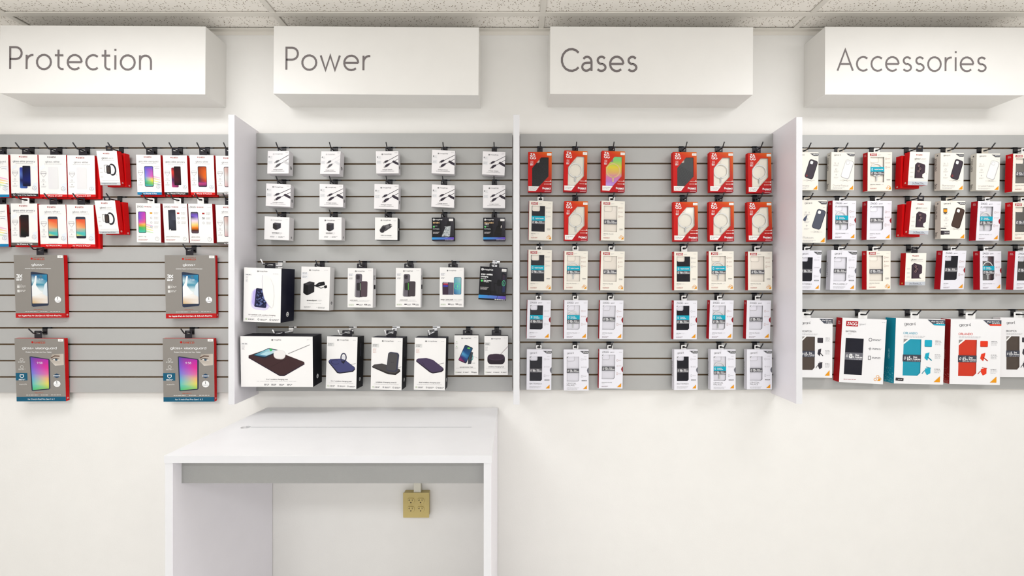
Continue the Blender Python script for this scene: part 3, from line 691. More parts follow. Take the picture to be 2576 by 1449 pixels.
# ------------------------------------------------------------------ the outlet
ox, oz = (1046.5-1290)/543, 1.5-(1271.5-735)/543
e = empty('wall_outlet', (ox, 0, oz-.058), 'tan surface mounted four socket power outlet on the wall under desk', 'outlet')
b = MB(); b.box(-.0575, .0575, -.033, 0, .002, .114); bevel(b.build('back_box', M['tan'], e), .002, 2)
b = MB(); b.box(-.0605, .0605, -.0365, -.033, 0, .116); bevel(b.build('face_plate', M['tan'], e), .0015, 2)
b = MB(); b.box(-.012, .02, -.03, 0, .114, .33); b.build('cable_raceway', M['cream'], e)
for sx in (-.0235, .0215):
    b = MB(); b.tube([(sx, -.0364, .0595), (sx, -.0378, .0595)], .0028, 10); b.build('plate_screw', M['tan'], e)
    for sz in (.079, .041):
        b = MB(); out = [(x, z) for x, z in [(.0165*math.cos(R(a)), max(-.0125, min(.0125, .0165*math.sin(R(a))))) for a in range(0, 360, 15)]]
        b.prism([out], -.0395, -.0364, (1, 1, 1)); o = b.build('socket', M['tan'], e, loc=(sx, 0, sz)); bevel(o, .0006, 1)
        b = MB(); b.box(-.0068, -.0050, -.0398, -.039, .0005, .0085); b.box(-.0115, -.0068, -.0398, -.039, .003, .0046); b.box(.0055, .0075, -.0398, -.039, .0005, .0085)
        b.prism([[(.0028*math.cos(R(a)), -.0072+.0028*math.sin(R(a))) for a in range(0, 360, 30)]], -.0398, -.039, (1, 1, 1)); b.build('socket_slots', M['dark'], o)

# ------------------------------------------------------------------ cartons
W = rgb(251, 250, 247); WL = rgb(243, 242, 250); WC = rgb(249, 244, 232); GR = rgb(120, 118, 122); LG = rgb(196, 195, 198); DK = rgb(24, 22, 32); BK = rgb(8, 7, 16)
NAVY = rgb(9, 9, 36); RED = rgb(220, 6, 12); DRED = rgb(172, 8, 22); TEAL = rgb(5, 170, 195); BAND = rgb(98, 97, 102); OR = rgb(240, 158, 20); SH = rgb(176, 40, 40)
WH = rgb(255, 255, 255); BLUE = rgb(14, 128, 178); KB = rgb(48, 46, 50); GB = rgb(106, 104, 106)

def icons(A, u, vs, col=None, r=.035, w=.2):
    for i, v in enumerate(vs):
        c = col or LG
        if i % 3 == 0: A.ring(u, v, r, .012, c, 3)
        elif i % 3 == 1: A.line([(u-r, v), (u+r, v)], .012, c, 3); A.line([(u, v-r*A.k()), (u, v+r*A.k())], .012, c, 3)
        else:
            k = A.k(); A.line([(u-r*.7, v-r*1.2*k), (u+r*.7, v-r*1.2*k), (u+r*.7, v+r*1.2*k), (u-r*.7, v+r*1.2*k), (u-r*.7, v-r*1.2*k)], .012, c, 3)
        A.gk(u+r+.02, v-.012, min(.985, u+r+.02+w), c, .007, 3, 2, .016)

def invis(A, v=.06, c=SH, s=1.0):
    A.disc(.34, v+.006, .022*s, c, 3); A.text('INVISIBLE', .38, v, .010*s, c, 3, .2, fit=.25); A.text('SHIELD', .38, v+.024*s, .017*s, c, 3, .2, fit=.25)
def phone_pic(A, kind, u0=.33, v0=.29, u1=.67, v1=.79):
    g = lambda *st: [(t, rgb(*a), rgb(*b)) for t, a, b in st]
    fr = rgb(36, 40, 58)
    if kind == 'ghost':
        A.grad(u0, v0, u1+.02, v1+.02, .03, [(0, rgb(238, 236, 238), rgb(240, 240, 240)), (1, rgb(236, 234, 236), rgb(238, 237, 236))], 2); return
    if kind == 'privacy_blue':
        A.grad(u0, v0+.02, u1-.06, v1+.02, .04, [(0, rgb(50, 60, 170), rgb(30, 40, 120)), (.3, rgb(90, 120, 200), BK), (.6, rgb(20, 30, 90), BK), (1, rgb(70, 120, 200), rgb(60, 70, 140))], 2)
        A.grad(u0+.11, v0-.02, u1+.06, v1-.03, .03, [(0, BK, rgb(15, 20, 40)), (.3, rgb(12, 14, 50), rgb(8, 20, 80)), (.7, rgb(16, 24, 96), rgb(10, 30, 110)), (1, BK, BK)], 3); return
    if kind == 'privacy_red':
        A.grad(u0, v0+.02, u1-.06, v1+.02, .04, [(0, rgb(120, 30, 50), rgb(80, 30, 60)), (.2, rgb(230, 60, 50), BK), (.6, rgb(80, 40, 90), BK), (1, rgb(200, 70, 130), rgb(120, 40, 90))], 2)
        A.grad(u0+.11, v0-.01, u1+.05, v1-.04, .03, [(0, BK, BK), (.3, rgb(50, 8, 20), rgb(60, 8, 22)), (.7, rgb(80, 10, 30), rgb(40, 8, 20)), (1, BK, BK)], 3); return
    if kind == 'privacy_dark':
        A.grad(u0-.02, v0+.01, u1-.1, v1+.02, .04, [(0, rgb(60, 30, 30), BK), (.4, rgb(150, 60, 50), BK), (1, rgb(90, 90, 90), BK)], 2)
        A.grad(u0+.03, v0-.02, u1, v1, .03, [(0, BK, BK), (.4, rgb(50, 14, 10), rgb(40, 8, 8)), (.75, rgb(20, 28, 18), rgb(40, 12, 8)), (1, BK, BK)], 3); return
    if kind == 'glass_dark':
        A.grad(u0-.12, v0-.13, u1-.16, v1-.1, .03, [(0, rgb(44, 46, 58), rgb(40, 42, 54)), (.5, rgb(50, 52, 62), rgb(72, 76, 92)), (.51, rgb(62, 66, 80), rgb(42, 44, 54)), (1, rgb(34, 36, 46), rgb(38, 40, 50))], 3)
        A.disc(.26, .68, .03, W, 4, 12); A.rect(.2, v0-.135, .3, v0-.12, W, 4); return
    sc = {'rainbow': g((0, (90, 80, 190), (80, 90, 200)), (.3, (100, 120, 220), (200, 90, 180)), (.5, (120, 140, 225), (225, 90, 170)), (.7, (60, 180, 170), (245, 225, 60)), (.85, (50, 160, 110), (150, 200, 70)), (1, (70, 170, 190), (60, 180, 160))),
          'orange': g((0, (120, 40, 20), (180, 70, 20)), (.25, (150, 50, 20), (235, 100, 20)), (.55, (60, 45, 60), (240, 110, 20)), (.75, (60, 45, 70), (205, 60, 40)), (.85, (200, 60, 120), (180, 60, 130)), (1, (90, 40, 80), (80, 40, 80))),
          'galaxy': g((0, (40, 50, 70), (50, 60, 80)), (.09, (50, 60, 80), (60, 70, 85)), (.1, (235, 80, 50), (225, 90, 50)), (.3, (240, 150, 90), (235, 110, 70)), (.5, (235, 180, 140), (235, 150, 90)), (.6, (200, 170, 150), (150, 190, 160)), (.75, (60, 190, 180), (80, 190, 190)), (.9, (230, 220, 100), (90, 190, 180)), (.91, (30, 36, 60), (30, 36, 60)), (1, (20, 24, 40), (20, 24, 40))),
          'rainbow2': g((0, (120, 80, 200), (200, 60, 180)), (.3, (110, 90, 210), (220, 70, 170)), (.5, (220, 70, 180), (240, 100, 120)), (.62, (240, 140, 60), (240, 200, 80)), (.75, (60, 180, 90), (120, 190, 80)), (1, (60, 190, 170), (70, 190, 170))),
          'sunset': g((0, (90, 80, 90), (90, 80, 95)), (.13, (110, 80, 190), (120, 90, 200)), (.22, (60, 40, 110), (150, 120, 220)), (.4, (240, 220, 240), (240, 220, 235)), (.6, (250, 225, 140), (250, 210, 110)), (.75, (240, 130, 20), (235, 120, 20)), (.88, (60, 25, 20), (70, 30, 20)), (1, (110, 80, 90), (100, 80, 90))),
          'grey': g((0, (230, 190, 180), (80, 80, 90)), (.5, (240, 235, 230), (90, 90, 96)), (1, (235, 190, 190), (60, 60, 66)))}[kind]
    A.grad(u0-.012, v0-.008, u1+.012, v1+.008, .05, [(0, fr, fr), (1, fr, fr)], 2); A.grad(u0+.006, v0+.006, u1-.006, v1-.006, .04, sc, 3)
    if kind in ('rainbow', 'rainbow2'):
        for a, c in ((.55, (242, 190, 215)), (.6, (250, 214, 170)), (.66, (250, 240, 160)), (.72, (205, 235, 190))):
            A.poly([(u1, a-.03), (u1+.28, a+.02), (u1+.3, a+.04), (u1, a+.01)], rgb(*c), 1)
    if kind == 'rainbow':
        A.line([(u1+.02, v0+.02), (u1+.1, v0-.005), (u1+.27, v0-.005)], .012, rgb(190, 178, 170), 3); A.line([(u1+.08, v0+.05), (u1+.16, v0+.04), (u1+.26, v0+.05)], .016, rgb(150, 140, 140), 3)
def a_elite(title, pic, band=None, bt='', lc=SH, tc=None, bold=.09):
    def fn(A):
        tc_ = tc or rgb(150, 150, 158)
        A.poly([(.02, .3), (.2, .22), (.24, .3), (.05, .38)], rgb(244, 247, 251), 1); A.poly([(.75, .3), (.98, .26), (.98, .4)], rgb(244, 247, 251), 1); A.poly([(.8, .7), (.98, .66), (.98, .9), (.86, .88)], rgb(238, 244, 250), 1)
        invis(A, .05, lc); A.text(title, .5, .185, .040, tc_, 4, bold, .1, 'c', fit=min(.82, .06*len(title)-.14)); A.gk(.2, .215, .84, LG, .008)
        phone_pic(A, pic)
        c = rgb(196, 192, 196); A.line([(.07, .40), (.25, .40), (.25, .46), (.16, .53), (.07, .46), (.07, .40)], .012, c, 3); A.rect(.05, .435, .27, .452, c, 3)
        icons(A, .15, [.6, .70], c, .03, 0); A.gk(.06, .64, .25); A.gk(.06, .74, .25, n=2)
        A.ring(.86, .80, .075, .012, c, 3); A.text('1', .86, .805, .03, rgb(90, 90, 90), 4, .16, .1, 'c'); A.gk(.78, .815, .95, c)
        A.gk(.3, .925 if not band else .91, .65, c)
        if band:
            A.rect(0, .936, 1, 1, band, 1); A.text(bt, .5, .985, .026, WH, 4, .2, .12, 'c', fit=min(.85, .034*len(bt)))
    return fn
def a_zag_glass(pic, title):
    def fn(A):
        A.text('ZAGG', .06, .105, .04, GR, 4, .14, .15, fit=.25); A.disc(.38, .088, .018, SH, 3); A.text('INVISIBLE SHIELD', .42, .1, .02, SH, 4, .18, fit=.22); A.gk(.8, .09, .95)
        if pic == 'glass_dark': phone_pic(A, pic, .33, .29, .67, .79)
        else: phone_pic(A, pic, .1, .22, .39, .75)
        for i, v in enumerate((.25, .37, .49, .6)[:4 if pic == 'rainbow2' else 3]):
            c = [rgb(220, 160, 40), LG, LG, rgb(120, 190, 220)][i] if pic == 'rainbow2' else [SH, GR, LG][i]
            if i == 0: A.rect(.57, v-.02, .67, v+.02, c, 3)
            elif pic == 'sunset' and i == 1: A.text('5X', .57, v+.02, .045, GR, 4, .2, fit=.1)
            else: A.ring(.62, v, .035, .014, c, 3)
            A.gk(.74, v-.025, .92, n=3)
        A.text(title, .08, .86, .024, rgb(140, 130, 120), 4, .12, fit=.05*len(title)*.5+.08); A.gk(.07, .92, .45, SH, .007, 3, 2)
        A.ring(.84, .905, .075, .012, LG, 3); A.text('1', .84, .91, .03, GR, 4, .16, .1, 'c')
    return fn
def a_watch(A):
    invis(A, .07, SH, 1.1); A.text('glass', .22, .235, .052, GR, 4, .11, .08, fit=.28); A.text('fusion', .5, .235, .052, LG, 4, .08, .08, fit=.30); A.gk(.2, .275, .85)
    k = A.k(); A.ring(.67, .545, .17, .075, rgb(40, 38, 46), 2, -110, 110, .25); A.ring(.66, .545, .15, .04, rgb(70, 66, 70), 2, 110, 250, .25)
    A.rr(.5, .545, .22, .40, .06, 4, rgb(28, 26, 32), 3); A.rr(.49, .545, .14, .29, .02, 4, rgb(74, 62, 56), 4)
    A.line([(.3, .42), (.47, .41), (.47, .63), (.3, .62), (.3, .42)], .014, GR, 4)
    for v in (.49, .61, .74): A.gk(.07, v, .2, n=2)
    A.text('1', .86, .72, .04, GR, 4, .14); A.gk(.1, .865, .95, hh=.006); A.rect(0, .915, 1, 1, rgb(205, 208, 210), 1); A.text('for Apple Watch Series 1/2/3 42mm', .08, .97, .028, rgb(95, 95, 110), 4, .16, fit=.75)
def a_lens(tx):
    def fn(A):
        invis(A, .08, SH, 1.1); A.text('glass', .25, .225, .05, GR, 4, .12, .08, fit=.27); A.text('fusion', .53, .225, .05, rgb(190, 186, 190), 4, .09, .08, fit=.30); A.gk(.25, .265, .85)
        A.poly([(.33, .36), (.42, .31), (.78, .37), (.82, .42), (.82, .62), (.7, .67), (.7, .75), (.8, .79), (.33, .79)], rgb(66, 50, 62), 2)
        A.poly([(.30, .38), (.35, .35), (.37, .79), (.31, .79)], rgb(40, 32, 42), 3); A.rr(.52, .5, .2, .34, .07, -6, rgb(40, 30, 40), 3)
        for u, v in ((.5, .42), (.56, .50), (.5, .57)): A.disc(u, v, .055, rgb(150, 120, 118), 4); A.disc(u, v, .034, rgb(70, 52, 62), 5)
        for v in (.47, .6, .73): A.gk(.08, v, .24, n=2)
        A.text('1', .88, .67, .035, GR, 4, .14); A.gk(.08, .85, .95, hh=.006); A.rect(0, .885, 1, 1, rgb(200, 205, 212), 1); A.text(tx, .5, .95, .03, rgb(80, 80, 105), 4, .16, .1, 'c', fit=.55); A.gk(.2, .97, .85, rgb(120, 120, 140))
    return fn
def a_tablet(kind):
    def fn(A):
        A.disc(.36, .058, .022, rgb(190, 30, 20), 3); A.text('INVISIBLE', .40, .044, .008, rgb(160, 70, 40), 4, .16, fit=.22); A.text('SHIELD', .395, .076, .020, rgb(205, 66, 25), 4, .18, fit=.22)
        vg = kind == 'vg'
        A.text('glass+ visionguard' if vg else 'glass+', .5 if vg else .48, .168, .036, WH, 4, .15, .1, 'c', fit=.7 if vg else .25)
        A.text('Protect Your Eyes-and Your Tablet' if vg else 'Extreme Impact and Scratch Protection', .48, .222, .014, WH, 4, .18, .1, 'c', fit=.52)
        fr = rgb(42, 52, 74)
        g = lambda *st: [(t, rgb(*a), rgb(*b)) for t, a, b in st]
        if vg:
            A.poly([(.29, .285), (.32, .28), (.68, .325), (.70, .34), (.69, .79), (.67, .81), (.33, .835), (.31, .82)], fr, 2)
            ed = [(.31, .295), (.67, .335), (.665, .795), (.335, .82)]
            rows = [(0, (90, 70, 170), (190, 40, 170)), (.3, (120, 90, 210), (235, 50, 150)), (.5, (110, 130, 220), (235, 110, 160)), (.68, (90, 180, 210), (245, 190, 110)), (.83, (100, 200, 190), (235, 220, 90)), (1, (60, 190, 120), (160, 205, 90))]
            P = lambda f, s: (ed[0][0]+(ed[3][0]-ed[0][0])*f, ed[0][1]+(ed[3][1]-ed[0][1])*f) if s == 0 else (ed[1][0]+(ed[2][0]-ed[1][0])*f, ed[1][1]+(ed[2][1]-ed[1][1])*f)
            for (a, l, r_), (b, l2, r2) in zip(rows, rows[1:]): A.poly([P(a, 0), P(a, 1), P(b, 1), P(b, 0)], [rgb(*l), rgb(*r_), rgb(*r2), rgb(*l2)], 3)
            A.text('9:58', .44, .40, .03, rgb(230, 220, 245), 4, .16, fit=.11)
            A.poly([(.69, .34), (.75, .25), (.98, .24), (.98, .42), (.8, .43), (.73, .37)], [rgb(165, 158, 150), rgb(178, 168, 156), rgb(205, 192, 180), rgb(205, 194, 182), rgb(225, 218, 208), rgb(190, 182, 172)], 1)
            A.line([(.72, .31), (.80, .275), (.90, .278)], .02, rgb(92, 66, 54), 3); A.poly([(.74, .335), (.8, .315), (.87, .325), (.91, .345), (.84, .35)], rgb(228, 224, 220), 2); A.disc(.83, .334, .026, rgb(70, 90, 105), 3); A.line([(.74, .332), (.8, .314), (.88, .325)], .014, rgb(60, 44, 40), 4)
            A.rect(0, .545, .235, .665, rgb(14, 92, 122), 2); A.line([(.09, .575), (.16, .575), (.16, .605), (.125, .625), (.09, .605), (.09, .575)], .012, WH, 4); A.gk(.06, .64, .2, WH, .007, 4, 2, .013)
            for v in (.345, .46): A.ring(.13, v-.01, .03, .01, rgb(215, 212, 208), 3); A.gk(.06, v+.02, .2, rgb(220, 218, 214), .006, 3, 2, .012)
            A.text('eyesafe', .07, .735, .022, rgb(225, 222, 218), 4, .16, fit=.15)
            A.poly([(.83, .555), (.88, .575), (.88, .61), (.83, .63), (.78, .61), (.78, .575)], rgb(45, 75, 105), 3); A.rect(.76, .582, .90, .6, rgb(200, 208, 216), 4)
            A.disc(.83, .72, .07, WH, 3); A.text('1', .815, .72, .036, rgb(60, 60, 60), 5, .2); A.gk(.78, .735, .88, GR, .006, 5)
            A.rect(0, .928, 1, 1, rgb(16, 92, 122), 1); A.text('for 11-inch iPad Pro Gen.1 & 2', .5, .975, .020, rgb(215, 232, 240), 4, .2, .1, 'c', fit=.54)
        else:
            A.poly([(.33, .272), (.36, .265), (.65, .3), (.67, .31), (.67, .79), (.65, .805), (.36, .825), (.33, .81)], fr, 2)
            A.grad(.345, .31, .655, .77, .005, g((0, (20, 80, 130), (50, 140, 180)), (.2, (200, 225, 230), (30, 130, 170)), (.35, (40, 130, 160), (60, 150, 175)), (.5, (220, 235, 238), (200, 225, 230)), (.7, (250, 250, 248), (240, 235, 228)), (.85, (225, 205, 180), (235, 225, 215)), (1, (215, 180, 120), (238, 230, 222))), 3)
            A.poly([(.345, .5), (.4, .42), (.42, .33), (.45, .33), (.43, .48), (.5, .56), (.56, .6), (.345, .66)], rgb(245, 248, 248), 4); A.poly([(.56, .62), (.6, .47), (.655, .42), (.655, .66)], rgb(225, 236, 242), 4)
            A.text('9:58', .50, .40, .024, rgb(220, 235, 242), 5, .14, fit=.08); A.disc(.535, .34, .03, rgb(80, 120, 140), 4)
            A.text('3X', .04, .36, .05, WH, 4, .24, .06, fit=.12); A.gk(.04, .375, .17, WH, .012, 4, 2, .018); A.gk(.05, .47, .16, rgb(220, 218, 214), .006)
            for v in (.485, .552): A.rect(.05, v, .1, v+.04, rgb(228, 226, 222), 3); A.gk(.11, v+.004, .22, rgb(226, 224, 220), .008, 4, 2, .018)
            A.disc(.86, .71, .065, WH, 3); A.text('1', .845, .71, .036, rgb(60, 60, 60), 5, .2); A.gk(.81, .73, .91, GR, .006, 5)
            A.rect(0, .926, 1, 1, rgb(190, 16, 20), 1); A.text('for Apple iPad Air (3rd Gen.) & 10.5-inch iPad Pro', .06, .975, .021, WH, 4, .2, .1, fit=.86)
        A.gk(.2, .895, .44, rgb(226, 224, 220), .008); A.gk(.5, .895, .64, rgb(226, 224, 220), .008); A.gk(.7, .895, .9, rgb(226, 224, 220), .008); A.gk(.37, .862, .55, rgb(190, 90, 60), .007)
    return fn
def mophie(A, v=.14, h=.05, col=GR, dark=DK, u=.28, fit=.36):
    k = A.k(); r = h*.62/k; A.disc(u, v-h*.33, r, dark, 3); A.ring(u, v-h*.33, r*.45, r*.25, W if dark != WH else BK, 4, 30, 300)
    A.text('mophie', u+r*1.9, v, h, col, 4, .12, .1, fit=fit)
def a_cable(tip, c=1.0, tx='USB-C to USB-C cable', ghost=False):
    def fn(A):
        dk = rgb(226, 225, 228) if ghost == 2 else rgb(52, 44, 56); mid = rgb(90, 88, 92)
        mophie(A, .16, .05, LG if ghost else GR, LG if ghost else DK); A.gk(.84, .06, .96, n=2)
        A.rect(.02, .22, .24, .40, rgb(246, 245, 246), 1); A.text('8', .05, .30, .06, mid, 4, .2); A.gk(.11, .245, .22, LG, .012, 3, 3, .035); A.rect(.02, .43, .24, .58, rgb(240, 240, 242), 1); A.gk(.05, .46, .22, LG, .014, 3, 3, .035)
        A.line([(.52, .44), (1.0, .18)], .020, dk, 2); A.poly([(.35, .50), (.42, .43), (.52, .40), (.56, .44), (.5, .49), (.40, .54)], dk if not ghost else mid, 3); A.poly([(.31, .52), (.35, .48), (.39, .52), (.34, .57)], rgb(180, 176, 176), 4)
        A.line([(.62, .57), (1.0, .35)], .020, dk, 2); A.poly([(.38, .68), (.46, .59), (.58, .55), (.63, .55), (.6, .62), (.48, .71), (.42, .74)], dk if not ghost else mid, 3); A.poly([(.33, .72), (.38, .67), (.42, .72), (.36, .77)], rgb(180, 176, 176), 4)
        A.poly([(.72, .47), (.78, .42), (1.0, .53), (1.0, .64), (.84, .57), (.74, .51)], dk if ghost != 1 else rgb(215, 214, 216), 3)
        A.text('charge stream', .5, .85, .038, GR, 4, .16, .1, 'c', fit=.44); A.gk(.2, .895, .8, mid, .012)
    return fn
def a_charger(name, no, big=False):
    def fn(A):
        mophie(A, .165, .052, LG if no == '20' else GR, LG if no == '20' else DK); A.gk(.82, .1, .95)
        if not big:
            w = .16 if no == '20' else .14; d = 0 if no == '20' else .06
            A.poly([(.34, .30), (.42, .25), (.66, .27), (.66, .31), (.5, .36)], rgb(78, 74, 80), 2); A.poly([(.34, .30), (.5, .35), (.5, .56+d), (.44, .57+d), (.34, .50+d)], rgb(44, 40, 42), 3); A.poly([(.5, .35), (.66, .29), (.66, .47+d), (.5, .57+d)], rgb(56, 54, 62), 3)
            A.text(name, .31, .72, .045, rgb(90, 86, 88), 4, .2, .1, fit=.3); A.text(no, .64, .72, .045, LG, 4, .1, .1, fit=.07)
            A.gk(.33, .765, .68); A.gk(.24, .85, .42, GR, .014, 3, 2, .03); A.gk(.57, .85, .82, GR, .014, 3, 2, .03); A.text('x', .5, .885, .03, DK, 4, .2)
    return fn
def a_speed(A):
    mophie(A, .09, .03, GR, DK, .3, .28); A.gk(.8, .07, .93); A.rect(.02, .13, .24, .2, rgb(244, 244, 246), 1); A.rect(.02, .21, .24, .27, rgb(244, 244, 246), 1); A.gk(.05, .14, .2, GR, n=2); A.gk(.05, .22, .2, GR, n=2)
    A.poly([(.09, .40), (.3, .34), (.46, .36), (.25, .43)], rgb(56, 54, 58), 2); A.poly([(.09, .40), (.25, .43), (.25, .66), (.2, .66), (.09, .61)], rgb(16, 15, 18), 3); A.poly([(.25, .43), (.47, .355), (.47, .58), (.25, .66)], rgb(32, 31, 35), 3)
    for i in range(4): A.line([(.52, .42+.012*i), (.62, .365+.01*i), (.8, .345+.012*i), (.82, .38+.01*i), (.6, .42+.01*i), (.52, .42+.012*i)], .022, rgb(34, 33, 38), 2)
    A.line([(.46, .44), (.54, .42)], .04, rgb(24, 22, 26), 3); A.line([(.54, .45), (.7, .49), (.84, .455)], .02, rgb(24, 22, 26), 3); A.rr(.86, .455, .1, .09, .02, -20, rgb(24, 22, 26), 3)
    A.text('speedport', .22, .79, .030, rgb(70, 66, 68), 4, .2, .1, fit=.36); A.text('120', .61, .79, .030, LG, 4, .1, .1, fit=.12); A.gk(.25, .84, .72); A.gk(.14, .925, .36, GR, n=2); A.gk(.62, .925, .86, GR, n=2); A.text('x', .57, .94, .02, DK, 4, .2)
def a_car(A):
    mophie(A, .14, .05, GR, GR); A.gk(.82, .12, .95, n=2)
    A.poly([(.30, .40), (.66, .27), (.74, .30), (.76, .38), (.70, .45), (.45, .62)], rgb(70, 68, 72), 2); A.poly([(.48, .37), (.6, .32), (.66, .42), (.52, .50)], rgb(112, 110, 112), 3)
    A.rr(.36, .52, .22, .36, .1, 35, rgb(84, 82, 84), 3); A.rr(.355, .535, .15, .27, .07, 35, rgb(40, 38, 42), 4); A.disc(.72, .35, .035, rgb(200, 196, 190), 4, 10)
    A.text('USB-A car charger', .5, .82, .038, GR, 4, .17, .1, 'c', fit=.48); A.gk(.2, .885, .78)
def a_black(t1, t2, silver, arm=False):
    def fn(A):
        A.poly([(.4, 0), (1, 0), (1, .8), (.45, .8)], [rgb(30, 28, 36), rgb(62, 60, 66), rgb(40, 38, 44), rgb(24, 22, 28)], 1)
        k = A.k(); A.disc(.09, .085, .045, WH, 3); A.ring(.09, .085, .02, .012, BK, 4, 30, 300); A.text('mophie', .15, .11, .052, WH, 4, .16, .1, fit=.33)
        A.text(t1, .05, .25, .05, rgb(245, 205, 150) if not arm else WH, 4, .26, .1, fit=.30 if silver else .42); 
        if t2: A.text(t2, .05, .32 if arm else .30, .04, WH, 4, .24, .1, fit=.26 if arm else .2)
        A.gk(.05, .36, .25, WH, .01)
        A.disc(.09, .43 if arm else .40, .04, rgb(90, 220, 110), 3); A.text('Fast Charging' if not arm else 'Fast Wireless', .05 if not arm else .16, .505 if not arm else .43, .028, WH, 4, .26, .1, fit=.28)
        A.gk(.05, .62, .36, rgb(210, 205, 205), .014, 3, 3, .03)
        if arm:
            A.text('Charging', .16, .465, .026, WH, 4, .24, fit=.17)
            A.poly([(.80, .17), (.86, .15), (.96, .2), (.97, .75), (.93, .80), (.81, .78)], rgb(20, 22, 34), 2); A.poly([(.84, .2), (.945, .23), (.95, .73), (.85, .75)], [rgb(60, 40, 46), rgb(50, 40, 50), rgb(30, 50, 100), rgb(24, 30, 60)], 3)
            A.ring(.895, .47, .055, .014, rgb(90, 215, 150), 4, ry=.1); A.line([(.9, .43), (.885, .475), (.91, .475), (.895, .52)], .012, rgb(90, 215, 150), 4)
            A.rr(.73, .47, .16, .24, .06, 0, rgb(10, 9, 13), 3); A.line([(.68, .5), (.55, .48), (.55, .56), (.6, .74)], .035, rgb(12, 11, 15), 3); A.rr(.5, .77, .3, .11, .04, 0, rgb(14, 13, 17), 3); A.ring(.36, .77, .085, .03, rgb(10, 9, 13), 3, ry=.1); A.line([(.73, .6), (.72, .8), (.66, .98)], .012, rgb(20, 20, 26), 4)
        else:
            if silver:
                A.poly([(.72, .14), (.84, .14), (.86, .36), (.64, .40)], rgb(24, 22, 26), 2); A.poly([(.64, .38), (.86, .36), (.82, .80), (.72, .87), (.44, .82), (.54, .60)], rgb(178, 184, 186), 2)
                rr_ = random.Random(3)
                for i in range(26): 
                    u = .52+rr_.random()*.28; v = .38+rr_.random()*.42; A.rr(u, v, .05, .02, .008, rr_.random()*180, rgb(70, 78, 80) if i % 2 else rgb(226, 230, 230), 3)
                A.rr(.64, .83, .26, .03, .01, 8, rgb(40, 38, 40), 4)
            else:
                A.poly([(.68, .15), (.72, .12), (.82, .12), (.86, .16), (.84, .4), (.66, .38)], rgb(14, 12, 14), 2); A.poly([(.62, .36), (.86, .38), (.82, .86), (.74, .89), (.50, .84), (.46, .78), (.54, .60)], rgb(12, 10, 12), 2); A.rr(.82, .4, .04, .12, .02, 6, rgb(220, 210, 200), 4); A.line([(.55, .62), (.84, .65)], .012, rgb(50, 44, 42), 4)
        A.grad(0, .86, 1, .955, .001, [(0, rgb(40, 160, 225), rgb(112, 74, 190)), (1, rgb(60, 150, 220), rgb(104, 64, 180))], 2); A.gk(.6, .965, .98, WH, .016)
    return fn
def small3(A, v=.945, us=(.05, .38, .7)):
    for i, u in enumerate(us): A.ring(u+.03, v, .02, .01, rgb(170, 200, 140) if i == 0 else GR, 3); A.gk(u+.08, v-.008, u+.26, GR, .008, 3, 2, .015)
def a_uv(A):
    mophie(A, .07, .022, GR, DK, .37, .22); A.gk(.78, .1, .92); A.rect(.02, .115, .21, .145, rgb(232, 232, 232), 1); A.gk(.06, .125, .18, GR); A.gk(.05, .17, .12, n=5)
    A.rr(.46, .58, .52, .56, .16, 5, rgb(222, 216, 244), 1); A.rr(.46, .56, .44, .48, .13, 5, rgb(190, 178, 238), 2); A.rr(.47, .555, .32, .50, .03, 5, rgb(34, 36, 70), 3)
    rr_ = random.Random(5)
    for i in range(90): A.rr(.36+rr_.random()*.22, .43+rr_.random()*.25, .06, .022, .006, rr_.random()*180, rgb(110, 124, 180) if i % 2 else rgb(26, 28, 60), 4)
    A.poly([(.50, .13), (.60, .14), (.72, .2), (.80, .33), (.82, .52), (.79, .71), (.75, .73), (.66, .67), (.56, .56), (.51, .42), (.49, .24)], rgb(248, 247, 244), 5); A.line([(.50, .13), (.49, .24), (.51, .42), (.56, .56), (.66, .67), (.75, .73)], .012, rgb(206, 200, 214), 6)
    A.text('UV sanitizer with wireless charging', .5, .875, .019, rgb(110, 100, 105), 4, .16, .1, 'c', fit=.72); A.gk(.2, .895, .8, LG, .006); small3(A, .95)
def a_mat(A):
    mophie(A, .08, .028, GR, DK, .44, .10); A.gk(.92, .06, .97); A.rect(.012, .13, .1, .17, rgb(232, 232, 232), 1); A.gk(.025, .145, .09, GR, .012); A.gk(.02, .19, .06, n=4)
    A.poly([(.11, .38), (.38, .25), (.42, .25), (.88, .50), (.885, .54), (.60, .775), (.54, .775), (.11, .42)], rgb(62, 38, 40), 2); A.line([(.11, .42), (.54, .775), (.60, .775), (.885, .54)], .012, rgb(34, 24, 44), 3); A.line([(.42, .6), (.55, .5), (.70, .41)], .006, rgb(44, 26, 28), 3); A.line([(.3, .48), (.42, .4)], .004, rgb(50, 30, 32), 3)
    A.poly([(.17, .375), (.38, .235), (.42, .235), (.54, .275), (.54, .3), (.34, .43), (.30, .43)], rgb(24, 34, 50), 3); A.poly([(.185, .37), (.385, .245), (.53, .285), (.335, .405)], [rgb(40, 130, 160), rgb(130, 200, 215), rgb(225, 235, 238), rgb(30, 110, 150)], 4); A.poly([(.27, .36), (.36, .3), (.46, .32), (.36, .38)], rgb(180, 220, 230), 5); A.rr(.42, .265, .03, .035, .008, -30, rgb(60, 190, 100), 5)
    A.rr(.54, .365, .165, .125, .06, 4, rgb(190, 180, 176), 5); A.rr(.54, .355, .165, .12, .058, 4, rgb(240, 236, 234), 6)
    A.line([(.66, .34), (.96, .16)], .006, rgb(90, 86, 90), 3)
    A.text('4-in-1 wireless charging mat', .5, .86, .026, GR, 4, .16, .1, 'c', fit=.3); A.gk(.22, .885, .78, LG, .006)
    for u in (.32, .42, .53, .64): A.gk(u, .94, u+.07, GR, .01, 3, 2, .02)
